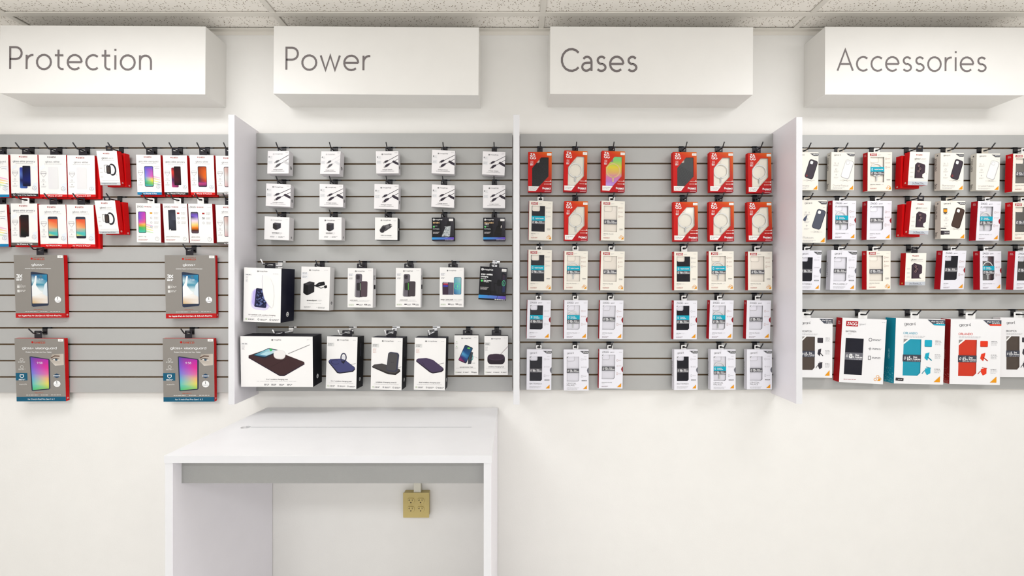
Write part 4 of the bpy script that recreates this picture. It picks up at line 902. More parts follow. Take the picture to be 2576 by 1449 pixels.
def a_pad(kind):
    def fn(A):
        mophie(A, .075, .026, GR, DK, .36, .30); A.gk(.85, .06, .95); A.rect(.02, .12, .24, .19, rgb(226, 226, 224), 1); A.gk(.05, .135, .2, GR, .008, 3, 2, .025); 
        if kind != 'three': A.gk(.05, .215, .16, rgb(222, 180, 170), n=4)
        if kind == 'three':
            A.poly([(.07, .475), (.12, .44), (.45, .425), (.6, .44), (.93, .58), (.95, .62), (.88, .67), (.45, .71), (.36, .70), (.08, .51)], rgb(34, 32, 44), 2); A.poly([(.08, .475), (.13, .44), (.45, .428), (.6, .44), (.92, .585), (.93, .61), (.86, .65), (.46, .69), (.38, .68), (.1, .5)], rgb(70, 72, 118), 3)
            A.ring(.3, .49, .14, .014, rgb(44, 44, 70), 4, 40, 300, .07); A.ring(.56, .40, .085, .035, rgb(58, 58, 84), 4, ry=.13); A.disc(.56, .395, .055, rgb(226, 226, 232), 5); A.line([(.5, .47), (.56, .5), (.6, .46)], .05, rgb(30, 30, 44), 4); A.line([(.78, .53), (.96, .51)], .012, GR, 2)
            t = '3-in-1 wireless charging pad'
        elif kind == 'stand':
            A.poly([(.03, .56), (.08, .53), (.35, .50), (.93, .60), (.95, .64), (.8, .71), (.55, .70), (.05, .58)], rgb(46, 42, 42), 2); A.poly([(.04, .55), (.1, .52), (.35, .495), (.92, .595), (.92, .62), (.78, .68), (.58, .67), (.06, .565)], rgb(74, 70, 70), 3)
            A.rr(.70, .46, .36, .62, .09, 5, rgb(60, 62, 82), 4); A.rr(.68, .46, .30, .55, .07, 5, rgb(78, 76, 78), 5); A.gk(.64, .46, .73, rgb(40, 40, 44), .006, 6); A.line([(.86, .57), (.98, .55)], .01, GR, 2); t = 'wireless charging stand+'
        else:
            A.poly([(.06, .425), (.12, .40), (.38, .385), (.6, .42), (.93, .57), (.95, .61), (.88, .65), (.60, .68), (.5, .66), (.06, .46)], rgb(34, 28, 40), 2); A.poly([(.07, .42), (.13, .398), (.38, .385), (.6, .42), (.92, .57), (.92, .59), (.85, .63), (.60, .66), (.52, .64), (.08, .45)], rgb(72, 58, 88), 3)
            A.line([(.25, .47), (.33, .53)], .012, rgb(44, 36, 56), 4); A.line([(.78, .5), (.95, .475)], .012, GR, 2); t = 'dual wireless charging pad'
        A.text(t, .5, .865, .021, GR, 4, .17, .1, 'c', fit=.68); A.gk(.1, .89, .9, LG, .006); small3(A, .95)
    return fn
def a_juice(nm, pct):
    def fn(A):
        mophie(A, .09, .03, GR, DK, .32, .30); A.gk(.82, .06, .94)
        A.rect(.02, .14, .24, .2, rgb(244, 244, 246), 1); A.gk(.06, .15, .2, GR, n=3); A.gk(.06, .25, .2, GR, n=2)
        if nm == 'mini wallet':
            A.poly([(.11, .40), (.13, .37), (.36, .375), (.36, .69), (.12, .69)], rgb(60, 40, 58), 2); A.rect(.15, .38, .34, .41, rgb(200, 190, 200), 3); A.rect(.15, .40, .34, .45, rgb(180, 40, 60), 3); A.rect(.15, .44, .34, .49, rgb(60, 60, 170), 3)
            A.poly([(.36, .375), (.58, .38), (.58, .69), (.36, .69)], rgb(92, 86, 104), 2); A.grad(.59, .24, .90, .68, .05, [(0, rgb(40, 70, 90), rgb(60, 110, 130)), (1, rgb(20, 50, 90), rgb(60, 110, 140))], 3); A.grad(.60, .25, .88, .67, .04, [(0, rgb(110, 165, 180), rgb(165, 200, 205)), (.5, rgb(70, 150, 180), rgb(120, 190, 200)), (1, rgb(40, 90, 150), rgb(110, 170, 200))], 4)
            A.ring(.74, .47, .13, .018, rgb(95, 225, 150), 5); A.line([(.77, .42), (.72, .475), (.77, .475), (.72, .53)], .016, rgb(120, 235, 160), 5)
            A.text('snap+ juice pack', .05, .825, .026, rgb(80, 60, 70), 4, .2, .1, fit=.52); A.text('mini wallet', .6, .825, .026, LG, 4, .12, .1, fit=.33)
        else:
            A.rr(.43, .445, .26, .90, .06, 2, rgb(104, 98, 106), 2); A.line([(.315, .2), (.325, .72)], .02, rgb(176, 172, 176), 3); A.rr(.41, .23, .14, .17, .04, 2, rgb(66, 60, 66), 3)
            for u, v in ((.39, .2), (.39, .25), (.43, .225)): A.disc(u, v, .02, rgb(34, 30, 34), 4, 10)
            A.rr(.44, .47, .16, .30, .05, 0, rgb(44, 40, 44), 4); A.rr(.66, .53, .25, .60, .05, 1, rgb(70, 62, 66) if nm == 'connect' else rgb(84, 68, 76), 4); A.rr(.55, .545, .12, .58, .03, 1, rgb(46, 40, 44), 3); A.line([(.5, .38), (.505, .56)], .018, rgb(100, 220, 80) if nm == 'connect' else rgb(170, 200, 165), 5)
            A.text('juice pack', .1 if nm != 'connect' else .18, .825, .024, rgb(80, 72, 78), 4, .18, .1, fit=.3); A.text(nm, .45 if nm != 'connect' else .53, .825, .024, LG, 4, .1, .1, fit=.42 if nm != 'connect' else .26)
        A.gk(.14, .845, .84, LG, .006); A.gk(.05, .92, .26, rgb(180, 200, 160), .01, 3, 2, .02); A.rect(.35, .915, .45, .94, rgb(70, 60, 70), 3); A.gk(.47, .92, .62, GR, .01, 3, 2, .02); A.text(pct, .66, .94, .03, rgb(90, 84, 88), 4, .2, .08, fit=.12); A.gk(.8, .92, .93, GR, .01, 3, 2, .02)
    return fn
def a_hub(kind):
    def fn(A):
        mophie(A, .085, .028, GR, DK, .32, .32); A.gk(.82, .05, .94)
        if kind == 'power':
            for v in (.16, .28): A.disc(.1, v, .025, rgb(200, 225, 190), 3); A.gk(.05, v+.03, .16, LG, n=2)
            A.poly([(.60, .40), (.78, .43), (.7, .72), (.56, .73)], rgb(60, 62, 70), 2); A.ring(.7, .56, .07, .03, rgb(70, 170, 170), 2, ry=.12); A.line([(.76, .52), (.98, .58)], .012, LG, 2)
            A.rr(.47, .475, .36, .72, .05, 24, rgb(24, 28, 44), 3)
            k = A.k(); ca, sa = math.cos(R(24)), math.sin(R(24)); f = lambda x, y: (.47+x*ca-y*sa, .475+(x*sa+y*ca)*k)
            rows = [(-.33, (20, 50, 80), (40, 90, 120)), (-.1, (20, 70, 130), (20, 80, 130)), (.02, (90, 170, 215), (30, 100, 150)), (.16, (60, 50, 120), (20, 80, 140)), (.33, (190, 40, 110), (40, 40, 70))]
            for (y0, l, r_), (y1, l2, r2) in zip(rows, rows[1:]): A.poly([f(-.16, y0), f(.16, y0), f(.16, y1), f(-.16, y1)], [rgb(*l), rgb(*r_), rgb(*r2), rgb(*l2)], 4)
            A.rr(.60, .325, .11, .055, .015, 8, rgb(110, 210, 80), 5); A.text('powerstation hub', .5, .815, .025, GR, 4, .17, .1, 'c', fit=.54); A.gk(.75, .7, .87, GR); A.text('36', .70, .945, .03, GR, 4, .2, .1, fit=.09); A.gk(.8, .93, .94, GR, .01, 3, 2, .015)
        else:
            A.rect(.02, .17, .25, .25, rgb(226, 226, 224), 1); A.gk(.05, .185, .2, GR, .01, 3, 2, .03); A.gk(.04, .28, .15, n=5)
            A.grad(.13, .47, .87, .73, .16, [(0, rgb(54, 40, 54), rgb(50, 38, 52)), (1, rgb(34, 24, 34), rgb(30, 22, 32))], 2)
            A.poly([(.5+.36*math.cos(a/20*6.2832), .545+.085*math.sin(a/20*6.2832)) for a in range(20)], rgb(66, 50, 66), 3); A.poly([(.5+.3*math.cos(a/20*6.2832), .54+.068*math.sin(a/20*6.2832)) for a in range(20)], rgb(58, 42, 58), 4); A.gk(.43, .54, .57, rgb(30, 22, 32), .006, 5)
            A.line([(.69, .47), (1.0, .27)], .014, rgb(120, 90, 100), 3); A.text('wireless charging hub', .5, .805, .024, GR, 4, .17, .1, 'c', fit=.66)
        A.gk(.08, .83, .9, LG, .006); small3(A, .935, (.05, .36) if kind == 'power' else (.05, .38, .7))
    return fn
def band(A, u0, u1, v0, v1, n='13', col=BAND, full='Drop Protection'):
    A.rect(u0, v0, u1, v1, col, 2); h = v1-v0; w = u1-u0
    A.rr(u0+w*.12, (v0+v1)/2, w*.09, w*.15, .01, 15, WH, 3); A.rr(u0+w*.12, (v0+v1)/2, w*.05, w*.10, .008, 15, col, 4)
    A.text(n, u0+w*.24, v0+h*.72, h*.48, WH, 4, .24, .08, fit=w*.17); A.text('ft.', u0+w*.44, v0+h*.72, h*.22, WH, 4, .24, fit=w*.1)
    a, b = full.split(); A.text(a, u0+w*.58, v0+h*.42, h*.22, WH, 4, .24, fit=w*.2); A.text(b, u0+w*.58, v0+h*.72, h*.20, WH, 4, .24, fit=w*.38); A.gk(u0+w*.24, v0+h*.85, u1-.02, rgb(190, 190, 195), h*.07, 3)
def magband(A, u0, u1, v0, v1, two=False):
    A.rect(u0, v0, u1, v1, TEAL, 2); h = v1-v0; w = u1-u0; A.rr(u0+w*.13, (v0+v1)/2, w*.09, w*.15, .01, 0, WH, 3); A.rr(u0+w*.13, (v0+v1)/2, w*.05, w*.11, .01, 0, TEAL, 4)
    if two: A.text('Compatible', u0+w*.28, v0+h*.48, h*.2, WH, 4, .2, fit=w*.36); A.text('with MagSafe', u0+w*.28, v0+h*.76, h*.2, WH, 4, .2, fit=w*.46)
    else: A.text('MagSafe Compatible', u0+w*.28, v0+h*.62, h*.24, WH, 4, .2, fit=w*.62)
def a_zred(model):
    def fn(A):
        A.text('ZA', .085, .098, .062, WH, 4, .22, .1, fit=.21); A.text('GG', .085, .178, .062, WH, 4, .22, .1, fit=.23)
        PK = rgb(245, 205, 200)
        for i, v in enumerate((.225, .245, .262)): A.gk(.1, v, .1+.12, PK, .010)
        A.text('Ultra', .09, .308, .02, WH, 4, .26, fit=.13); A.text('Slim', .09, .335, .02, WH, 4, .26, fit=.11)
        for v in (.725, .795): A.gk(.70 if v < .75 else .68, v, .92, PK, .014); A.ring(.955, v+.005, .022, .014, WH, 4)
        A.text('Protect', .615, .93, .045, WH, 4, .24, .08, fit=.35); A.gk(.72, .945, .96, PK, .007); A.rect(.7, .985, .96, .996, rgb(220, 170, 175), 2)
        A.poly([(.02, .855), (.475, .86), (.33, .975), (.02, .97)], W, 2); A.text('For New iPhone', .07, .907, .017, rgb(140, 110, 100), 4, .16, fit=.3); A.text(model, .07, .94, .017, rgb(140, 110, 100), 4, .16, fit=.032*len(model)+.02)
    return fn
TRI = lambda A, u0, v0, u1, v1, L=3: A.poly([(u0, v1), (u1, v0), (u1, v1)], OR, L)
def a_winA(name, mag, n='13', sub=None):
    u0, u1, v0, v1 = .11, .68, .125, .78
    def fn(A):
        A.rect(.09, .035, .37, .098, rgb(180, 26, 30), 2); A.text('ZAGG', .12, .083, .035, WH, 4, .2, .1, fit=.22); A.text('gear4', .41, .08, .024, LG, 4, .12, fit=.13); A.gk(.82, .055, .94)
        if mag: magband(A, u0, u1, .385, .50); band(A, u0, u1, .50, .585, n)
        else: band(A, u0, u1, .475, .585, n)
        icons(A, .75, (.17, .275, .39), rgb(214, 190, 180) if n == '13' else rgb(206, 202, 200), .032, .13)
        A.text('tritan', .78, .715, .02, GR, 4, .2, fit=.15); A.gk(.78, .73, .93); A.text(name, .1, .845, .019, GR, 4, .16, .12, fit=.43 if len(name) > 9 else .2)
        if mag: A.text('SNAP', .1+(.455 if len(name) > 9 else .23), .845, .019, LG, 4, .1, fit=.1)
        A.gk(.1, .87, .2); A.gk(.1, .925, .38, rgb(190, 110, 100), .009, 3, 2, .018)
        for u, v in ((.86, .885), (.8, .925), (.92, .91)): A.ring(u, v, .035, .012, OR, 3)
        TRI(A, .84, .90, .96, .965, 4)
    return fn
def a_winB(name, mag, n='13', folio=False):
    u0, u1, v0, v1 = .12, .67, .135, .76
    def fn(A):
        A.text('ZAGG', .12, .085, .04, GR, 4, .14, .12, fit=.27); A.text('gear4', .46, .08, .025, GR, 4, .12, fit=.16); A.gk(.83, .065, .95)
        A.poly([(.12, .135), (.24, .135), (.12, .20)], W if 0 else WL, 2); A.poly([(.12, .135), (.2, .135), (.12, .178)], rgb(150, 150, 152), 3)
        if mag: magband(A, u0, u1, .385, .50, True); band(A, u0, u1, .50, .60, n)
        else: band(A, u0, u1, .44, .545, n)
        icons(A, .76, (.28, .42, .62), rgb(214, 190, 190) if name != 'DENALI' else rgb(206, 204, 210), .036, .12)
        A.poly([(.925, .50), (.955, .455), (1.0, .43), (1.0, .58), (.955, .555)], rgb(150, 22, 34), 2)
        A.text(name, .12, .855, .018, GR, 4, .16, .12, fit=.43 if len(name) > 9 else .2)
        if mag: A.text('SNAP', .12+(.455 if len(name) > 9 else .23), .855, .018, LG, 4, .1, fit=.11)
        A.gk(.12, .88, .24); A.gk(.12, .935, .4, rgb(160, 140, 150), .009, 3, 2, .018); TRI(A, .76, .86, .94, .965)
    return fn
def gear4(A, u=.13, v=.105, h=.045, fit=.28, c=GR):
    A.text('gear4', u, v, h, c, 4, .09, .06, fit=fit)
def flag(A, t, c2=None):
    A.poly([(.64, .03), (1, .035), (1, .075), (.98, .10), (.80, .10)], rgb(88, 88, 92), 2); A.text(t, .78, .07, .018, WH, 4, .24, fit=.2)
    if c2: A.poly([(.78, .085), (1, .085), (1, .11), (.84, .11)], c2, 3)
def a_winC(name, mag, n='13', lines=None, cut=True):
    u0, u1, v0, v1 = .12, .62, .175, .78
    def fn(A):
        gear4(A); flag(A, 'iPhone'); A.gk(.82, .165, .93)
        A.poly([(.12, .175), (.24, .175), (.12, .235)], WL, 2); A.poly([(.12, .175), (.21, .175), (.12, .22)], rgb(150, 150, 152), 3)
        if mag: magband(A, u0, u1, .425, .53, True); band(A, u0, u1, .53, .62, n)
        else: band(A, u0, u1, .47, .57, n)
        icons(A, .73, (.24, .43, .65), rgb(206, 204, 210), .034, .14)
        A.poly([(.93, .505), (.955, .465), (1.0, .435), (1.0, .585), (.955, .56)], rgb(110, 110, 120), 2)
        A.rect(.72, .745, .92, .77, rgb(110, 108, 116), 2); A.text('5G COMPATIBLE', .74, .763, .011, WH, 4, .2, fit=.16)
        ls = lines or [name]
        for i, l in enumerate(ls): A.text(l, .12, .865+.045*i-(.02 if len(ls) > 1 else 0), .034, rgb(150, 148, 150), 4, .13, .1, fit=.055*len(l) if len(l) > 6 else .32)
        A.gk(.12, .93 if len(ls) > 1 else .91, .6, LG, .008, 3, 3, .02); TRI(A, .77, .87, .93, .965)
    return fn
def a_case(name, kind, num):
    def fn(A):
        gear4(A, .11, .09, .04, .3); flag(A, 'iPhone'); A.gk(.85, .165, .95)
        A.text(num, .12, .31, .036, LG, 4, .12, .12, fit=.2); A.gk(.1, .335, .34, n=2); icons(A, .22, (.45, .60), LG, .035, 0); A.gk(.12, .5, .32, n=2); A.gk(.12, .66, .32, n=2)
        # tilted phone case balanced on one corner, cracked ground below it
        for a in range(0, 180, 30): A.line([(.62, .745), (.62+.24*math.cos(R(a*2)), .745+.028*math.sin(R(a*2)))], .006, rgb(150, 146, 146), 2)
        c = {'dark': (rgb(66, 58, 68), rgb(34, 28, 36)), 'blue': (rgb(84, 88, 102), rgb(44, 48, 66)), 'brown': (rgb(74, 56, 48), rgb(40, 28, 26)), 'clear': (rgb(247, 246, 244), rgb(178, 176, 178))}[kind]
        cu, cv = .70, .45
        A.rr(cu, cv, .37, .80, .09, 17, c[1], 2); A.rr(cu-.008, cv-.003, .335, .765, .08, 17, c[0], 3)
        k = A.k(); ca, sa = math.cos(R(17)), math.sin(R(17)); x, y = -.07, -.27
        A.rr(cu+x*ca-y*sa, cv+(x*sa+y*ca)*k, .14, .15, .045, 17, c[1], 4); A.rr(cu+x*ca-y*sa, cv+(x*sa+y*ca)*k, .118, .128, .035, 17, W, 5)
        if kind == 'dark': A.rr(.51, .62, .055, .075, .02, 17, rgb(205, 50, 30), 4); A.rr(.51, .62, .035, .05, .012, 17, c[0], 5)
        if kind == 'brown':
            A.poly([(.1, .2), (.26, .2), (.26, .31), (.18, .36), (.1, .31)], rgb(90, 86, 74), 3); A.rect(.11, .225, .25, .3, OR, 4); A.rect(-.14, .715, .22, .74, rgb(60, 54, 58), 4) if 0 else None
            A.rect(.0, .715, .22, .74, rgb(60, 54, 58), 4); A.rect(0, .79, .12, .9, rgb(46, 40, 48), 4); A.rect(.12, .79, .36, .89, rgb(92, 88, 92), 4); A.gk(.16, .83, .34, WH, .012, 5)
        else: A.text(name, .08, .905, .045, rgb(190, 186, 188) if kind != 'blue' else LG, 4, .09, .1, fit=min(.68, .055*len(name)+.04)); A.gk(.08, .94, .6, LG, .008, 3, 2, .02)
        if kind == 'blue': A.poly([(.07, .46), (.1, .42), (.2, .36), (.24, .34), (.2, .44), (.16, .50), (.07, .48)], rgb(84, 90, 112), 3)
        TRI(A, .78, .875, .96, .985)
    return fn
def a_folio(kind):
    c = {'battersea': None, 'teal': rgb(22, 172, 200), 'orange': rgb(232, 58, 26), 'brown': rgb(56, 52, 60)}[kind]
    def fn(A):
        if kind == 'battersea':
            A.rect(.09, .045, .36, .125, rgb(180, 26, 38), 2); A.text('ZAGG', .115, .107, .042, WH, 4, .2, .1, fit=.22); A.text('gear4', .39, .1, .03, LG, 4, .11, fit=.14); A.text('BATTERSEA', .09, .215, .022, GR, 4, .16, .1, fit=.24); A.gk(.14, .24, .22)
            band(A, .10, .51, .53, .645, '8', rgb(110, 110, 118)); icons(A, .66, (.32, .46, .60), GR, .035, .2); A.gk(.1, .945, .38, rgb(180, 90, 100), .008)
            for u, v in ((.87, .885), (.82, .93), (.92, .92)): A.ring(u, v, .03, .01, OR, 3)
            TRI(A, .86, .90, .93, .95, 4); A.gk(.9, .04, .97, LG, .008); return
        nm = 'BROMPTON' if kind == 'brown' else 'ORLANDO'
        gear4(A, .17, .105, .045, .23, rgb(90, 88, 92)); A.poly([(.64, .01), (1, .01), (1, .09), (.77, .09)], rgb(74, 78, 90), 2); A.text('iPad 10.2-inch', .72, .045, .018, WH, 4, .2, fit=.24); A.gk(.82, .06, .97, WH, .008)
        if kind != 'brown': A.poly([(.755, .07), (1, .07), (1, .095), (.78, .095)], c, 3)
        else: A.text('BLACK', .88, .095, .012, WH, 4, .2, fit=.1)
        A.text(nm, .16, .24, .030, c if kind != 'brown' else GR, 4, .13, .1, fit=.28); A.gk(.17, .265, .6, LG, .007, 3, 2, .016)
        A.poly([(.17, .315), (.30, .315), (.17, .40)], W, 2); A.poly([(.17, .315), (.255, .315), (.17, .37)], rgb(150, 146, 142), 3)
        band(A, .16, .53, .555, .66, '6.5', rgb(66, 68, 80))
        cc = c; d = tuple(x*.6 for x in cc)
        A.rr(.67, .375, .15, .13, .015, 0, d, 2); A.rr(.67, .37, .15, .12, .015, 0, cc, 3)
        A.poly([(.6, .6), (.62, .53), (.70, .51), (.69, .56), (.66, .64)], cc, 3); A.line([(.66, .58), (.75, .635)], .02, d, 3)
        A.poly([(.62, .76), (.73, .74), (.73, .83), (.66, .86), (.62, .81)], cc, 3); A.line([(.56, .84), (.6, .80), (.62, .79)], .014, d, 3); A.line([(.64, .735), (.74, .75)], .012, d, 4)
        for v in (.33, .54, .76): A.gk(.81, v, .92, GR, .008, 3, 1); A.gk(.81, v+.02, .94, LG, .007, 3, 3, .018)
        if kind == 'teal': A.rr(.11, .935, .16, .055, .005, 3, rgb(60, 56, 60), 3); A.gk(.08, .935, .16, WH, .006, 4)
        TRI(A, .80, .87, .93, .965)
    return fn
# ------------------------------------------------------------------ carton builder
HK = {h[4]: h for h in HOOKS}
def place(id, label, cat='box', group=None, name='boxed_product'):
    p = POSE[id]; return empty(name, p[:3], label, cat, group, (p[7], p[8], p[6]))
def hang_tab(root, id, col, tw):
    p = POSE[id]; w, h, t = p[3:6]; hx, hz = HK[id][0], HK[id][1]-.020
    rl = p[8]; dx, dz = hx-p[0], hz-p[2]; lx = dx*math.cos(rl)-dz*math.sin(rl); lz = dx*math.sin(rl)+dz*math.cos(rl)
    lx = max(-w/2+tw/2, min(w/2-tw/2, lx)); hh = max(lz-h, .004); top = h+hh+.010
    outer = rrect(lx-tw/2, h-.002, lx+tw/2, top, .004, 3); hole = rrect(lx-tw*.3, lz-.0045, lx+tw*.3, lz+.0045, .004, 3)
    if lz-.0045 < h+.001: hole = [(x, max(z, h+.0006)) for x, z in hole]
    b = MB(); yy = 0 if id[0] != 'a' else .002
    b.prism([outer, list(reversed(hole))], yy-.0005, yy+.0005, col); b.build('hang_tab', M['plastic'], root)
def carton(id, label, front, side, art=None, group=None, tab='k', win=None, case=None, tray=None, top=None, bot=None, sideart=None, sticker=False, cat='box', name='boxed_product', tw=.028, fgrad=None, tabcol=None):
    p = POSE[id]; w, h, t = p[3:6]; root = place(id, label, cat, group, name)
    cols = {'front': front, 'right': side[1], 'left': side[0], 'top': top or front, 'bottom': bot or front, 'back': front}
    b = MB()
    if win:
        cols['front'] = None; b.box(-w/2, w/2, -t/2, t/2, 0, h, front, 0, cols)
        hole = [(-w/2+u*w, h*(1-v)) for u, v in win]
        n0 = len(b.f); b.prism([[(-w/2, 0), (w/2, 0), (w/2, h), (-w/2, h)], hole], -t/2, -t/2+.0011, front)
        if fgrad:
            for i in range(n0, len(b.f)):
                b.c[i] = [fgrad((b.v[j][0]+w/2)/w, 1-b.v[j][2]/h) for j in b.f[i]]
    else:
        b.box(-w/2, w/2, -t/2, t/2, 0, h, front, 0, cols)
    b.build('carton', M['ink'], root)
    if win:
        us = [u for u, v in win]; vs = [v for u, v in win]
        b = MB(); b.face([(-w/2+u*w, -t/2+.0014, h*(1-v)) for u, v in ((min(us), max(vs)), (max(us), max(vs)), (max(us), min(vs)), (min(us), min(vs)))]); b.build('window_film', M['film'], root)
        b = MB(); yb = -t/2+.0065; b.box(-w/2+.002, w/2-.002, yb, yb+.001, .002, h-.002, tray); b.build('inner_tray', M['plastic'], root)
        if case: case_insert(root, w, h, t, *case)
    if art or sideart:
        b = MB()
        if art: art(Art(b, w, h, t))
        if art: b.build('printed_artwork', M['ink'], root)
        if sideart:
            b = MB(); sideart(b, w, h, t); b.build('side_print', M['ink'], root)
    if sticker:
        b = MB(); A = Art(b, w, h, t); u0, v0, u1, v1 = sticker
        b.box(-w/2+u0*w, -w/2+u1*w, -t/2-.0011, -t/2-.0002, h*(1-v1), h*(1-v0), rgb(250, 248, 244))
        A.text('$49.99' if 0 else '', u0, v1, .01, GR, 7); A.gk(u0+.03, (v0+v1)/2-.004, u1-.03, rgb(200, 196, 196), .010, 8)
        b.build('price_sticker', M['ink'], root)
    if tab and id in HK: hang_tab(root, id, tabcol or {'k': rgb(34, 32, 40), 'w': rgb(248, 247, 245)}[tab], tw)
    return root
def case_insert(root, w, h, t, kind, box, cam=(.16, .03, .62, .24), mag=False):
    """the phone case seen through the window"""
    u0, v0, u1, v1 = box; X = lambda u: -w/2+u*w; Z = lambda v: h*(1-v); y0 = -t/2+.0024; y1 = y0+.003
    x0, x1, z0, z1 = X(u0), X(u1), Z(v1), Z(v0); cw, ch = x1-x0, z1-z0
    cx0, cx1, cz1, cz0 = x0+cam[0]*cw, x0+cam[2]*cw, z1-cam[1]*ch, z1-cam[3]*ch
    cols = {'black': rgb(18, 18, 22), 'navy': rgb(8, 9, 28), 'grey': rgb(74, 76, 78), 'teal': rgb(22, 178, 206), 'orange': rgb(236, 62, 28), 'brown': rgb(92, 78, 70), 'ink': rgb(5, 7, 34)}
    b = MB(); outer = rrect(x0, z0, x1, z1, .011, 4); hole = list(reversed(rrect(cx0, cz0, cx1, cz1, .007, 4)))
    def stroke(pts, wd, col, dy=.0003):
        for q in ribbon(pts, wd): b.face([(a, y0-dy, c) for a, c in q], col)
    if kind == 'clear':
        b.prism([outer, hole], y0, y1, (1, 1, 1), 1)
        e = rgb(176, 172, 168); hp = rrect(cx0, cz0, cx1, cz1, .007, 4); stroke(hp+[hp[0]], .0007, e); op = outer+[outer[0]]; stroke(op, .0009, rgb(214, 210, 204))
        stroke([(x1-.0035, z1-.006), (x1-.0035, z0+.02)], .0006, rgb(206, 202, 196))
    elif kind == 'iris':
        rows = [(0, (120, 225, 180)), (.18, (150, 225, 120)), (.38, (245, 225, 60)), (.55, (240, 190, 120)), (.68, (230, 140, 190)), (.85, (200, 140, 225)), (1, (190, 150, 235))]
        b.prism([outer, hole], y0, y1, rgb(230, 180, 190))
        for (a, c), (d, e) in zip(rows, rows[1:]): b.face([(x0+.001, y0-.0002, z1-a*ch), (x1-.001, y0-.0002, z1-a*ch), (x1-.001, y0-.0002, z1-d*ch), (x0+.001, y0-.0002, z1-d*ch)], [rgb(*c), rgb(*c), rgb(*e), rgb(*e)])
        b.face([(cx0, y0-.0004, cz0), (cx1, y0-.0004, cz0), (cx1, y0-.0004, cz1), (cx0, y0-.0004, cz1)], rgb(140, 120, 140))
        hp = rrect(cx0, cz0, cx1, cz1, .007, 4); stroke(hp+[hp[0]], .0012, rgb(190, 205, 180), .0006)
    elif kind in ('teal', 'orange', 'brown', 'ink'):
        b.prism([outer], y0, y1, cols[kind]); c = tuple(v*.75 for v in cols[kind]); stroke([(x1-.012, z0+.004), (x1-.012, z1-.004)], .001, c)
    else:
        b.prism([outer, hole], y0, y1, cols[kind])
        hp = rrect(cx0, cz0, cx1, cz1, .007, 4); stroke(hp+[hp[0]], .001, tuple(min(1, v*2.2+.01) for v in cols[kind]))
        lc = tuple(v*.45 for v in cols[kind]) if kind == 'grey' else tuple(v*2+.012 for v in cols[kind])
        if kind in ('grey', 'black'):
            for i in range(12 if kind == 'grey' else 9):
                zz = z0+ch*(.08+.045*i)
                if kind == 'grey': stroke([(x0+.002, zz+.022), (x0+cw*.55, zz), (x1-.004, zz-.02 if zz-.02 > z0 else z0+.001)], .0012, lc)
                else: stroke([(x0+cw*(.35+.05*i), z0+ch*(.72-.02*i)), (min(x1-.003, x0+cw*(.7+.05*i)), z0+ch*(.86-.03*i))], .0009, lc)
        else:
            for i in range(5): stroke([(x0+cw*(.1+.16*i), z0+ch*.05), (x0+cw*(.25+.16*i), z0+ch*.14)], .0006, lc)
    if mag:
        mc = rgb(246, 246, 244) if kind == 'clear' else rgb(244, 214, 150)
        mx, mz = (x0+x1)/2, z0+ch*.52; r = cw*.37
        stroke([(mx+r*math.cos(R(a)), mz+r*math.sin(R(a))) for a in range(0, 361, 12)], .0042, mc, .0008)
        b.face([(mx-.003, y0-.0008, mz-r-.022), (mx+.003, y0-.0008, mz-r-.022), (mx+.003, y0-.0008, mz-r+.002), (mx-.003, y0-.0008, mz-r+.002)], rgb(216, 218, 218) if kind == 'clear' else mc)
    b.build('phone_case' if kind not in ('teal', 'orange', 'brown', 'ink') else 'tablet_case', [M['plastic'], M['clear']], root)
def rlogo(b, w, h, t, u=.5, v=.88, side='right', c=WH, c2=BK, r=.008):
    A = Art(b, w, h, t, side); q = r/A.W; A.disc(u, v, q, c, 1); A.ring(u, v, q*.45, q*.28, c2, 2, 30, 300)

# ---- Protection panel
RS = (RED, RED)
def behind(id, label, n=1, dx=.003, dz=-.004, front=RED, group='spare red cartons behind the screen protector boxes'):
    p = POSE[id]; w, h, t = p[3:6]
    e = empty('boxed_product', (p[0]+dx, p[1]+t+.0015, p[2]+dz), label, 'box', group, (p[7], p[8], p[6]))
    b = MB(); b.box(-w/2, w/2, -t/2, t/2, 0, h, front, 0, {'front': W if front == W else RED}); b.build('carton', M['ink'], e)
EL = [('a0', 'glass elite visionguard', 'rainbow', BLUE, 'for iPhone', SH, 'blue banded'), ('a1', 'glass elite privacy', 'privacy_blue', rgb(36, 38, 44), 'for iPhone 11 Pro Max/Xs Max', SH, 'black banded'),
 ('a2', 'glass elite', 'ghost', RED, 'for iPhone 6.5" 2019'.replace('"', ''), rgb(120, 90, 95), 'red banded'), ('a3', 'glass elite', 'ghost', RED, 'for iPhone 6.5 2019', SH, ''),
 ('a5', 'glass elite visionguard', 'rainbow', BLUE, 'for iPhone 11 Pro', SH, ''), ('a6', 'glass elite privacy', 'privacy_red', rgb(26, 24, 26), 'for iPhone 11 Pro/Xs/X', SH, ''), ('a7', 'glass elite', 'orange', RED, 'for iPhone 11 Pro/Xs/X', SH, ''),
 ('a8', 'glass elite', 'grey', rgb(150, 148, 146), 'for iPhone 11', SH, ''),
 ('b0', 'glass elite visionguard', 'rainbow', BLUE, 'for iPhone', SH, ''), ('b1', 'glass elite privacy', 'privacy_dark', rgb(96, 92, 88), 'for iPhone 6s/7/8', SH, ''), ('b2', 'glass elite+', 'galaxy', RED, 'for iPhone 8 Plus', SH, ''), ('b3', 'glass elite+', 'galaxy', RED, 'for iPhone 8 Plus/7', SH, ''),
 ('b8', 'glass elite', 'grey', rgb(96, 92, 88), 'for iPhone 6', SH, '')]
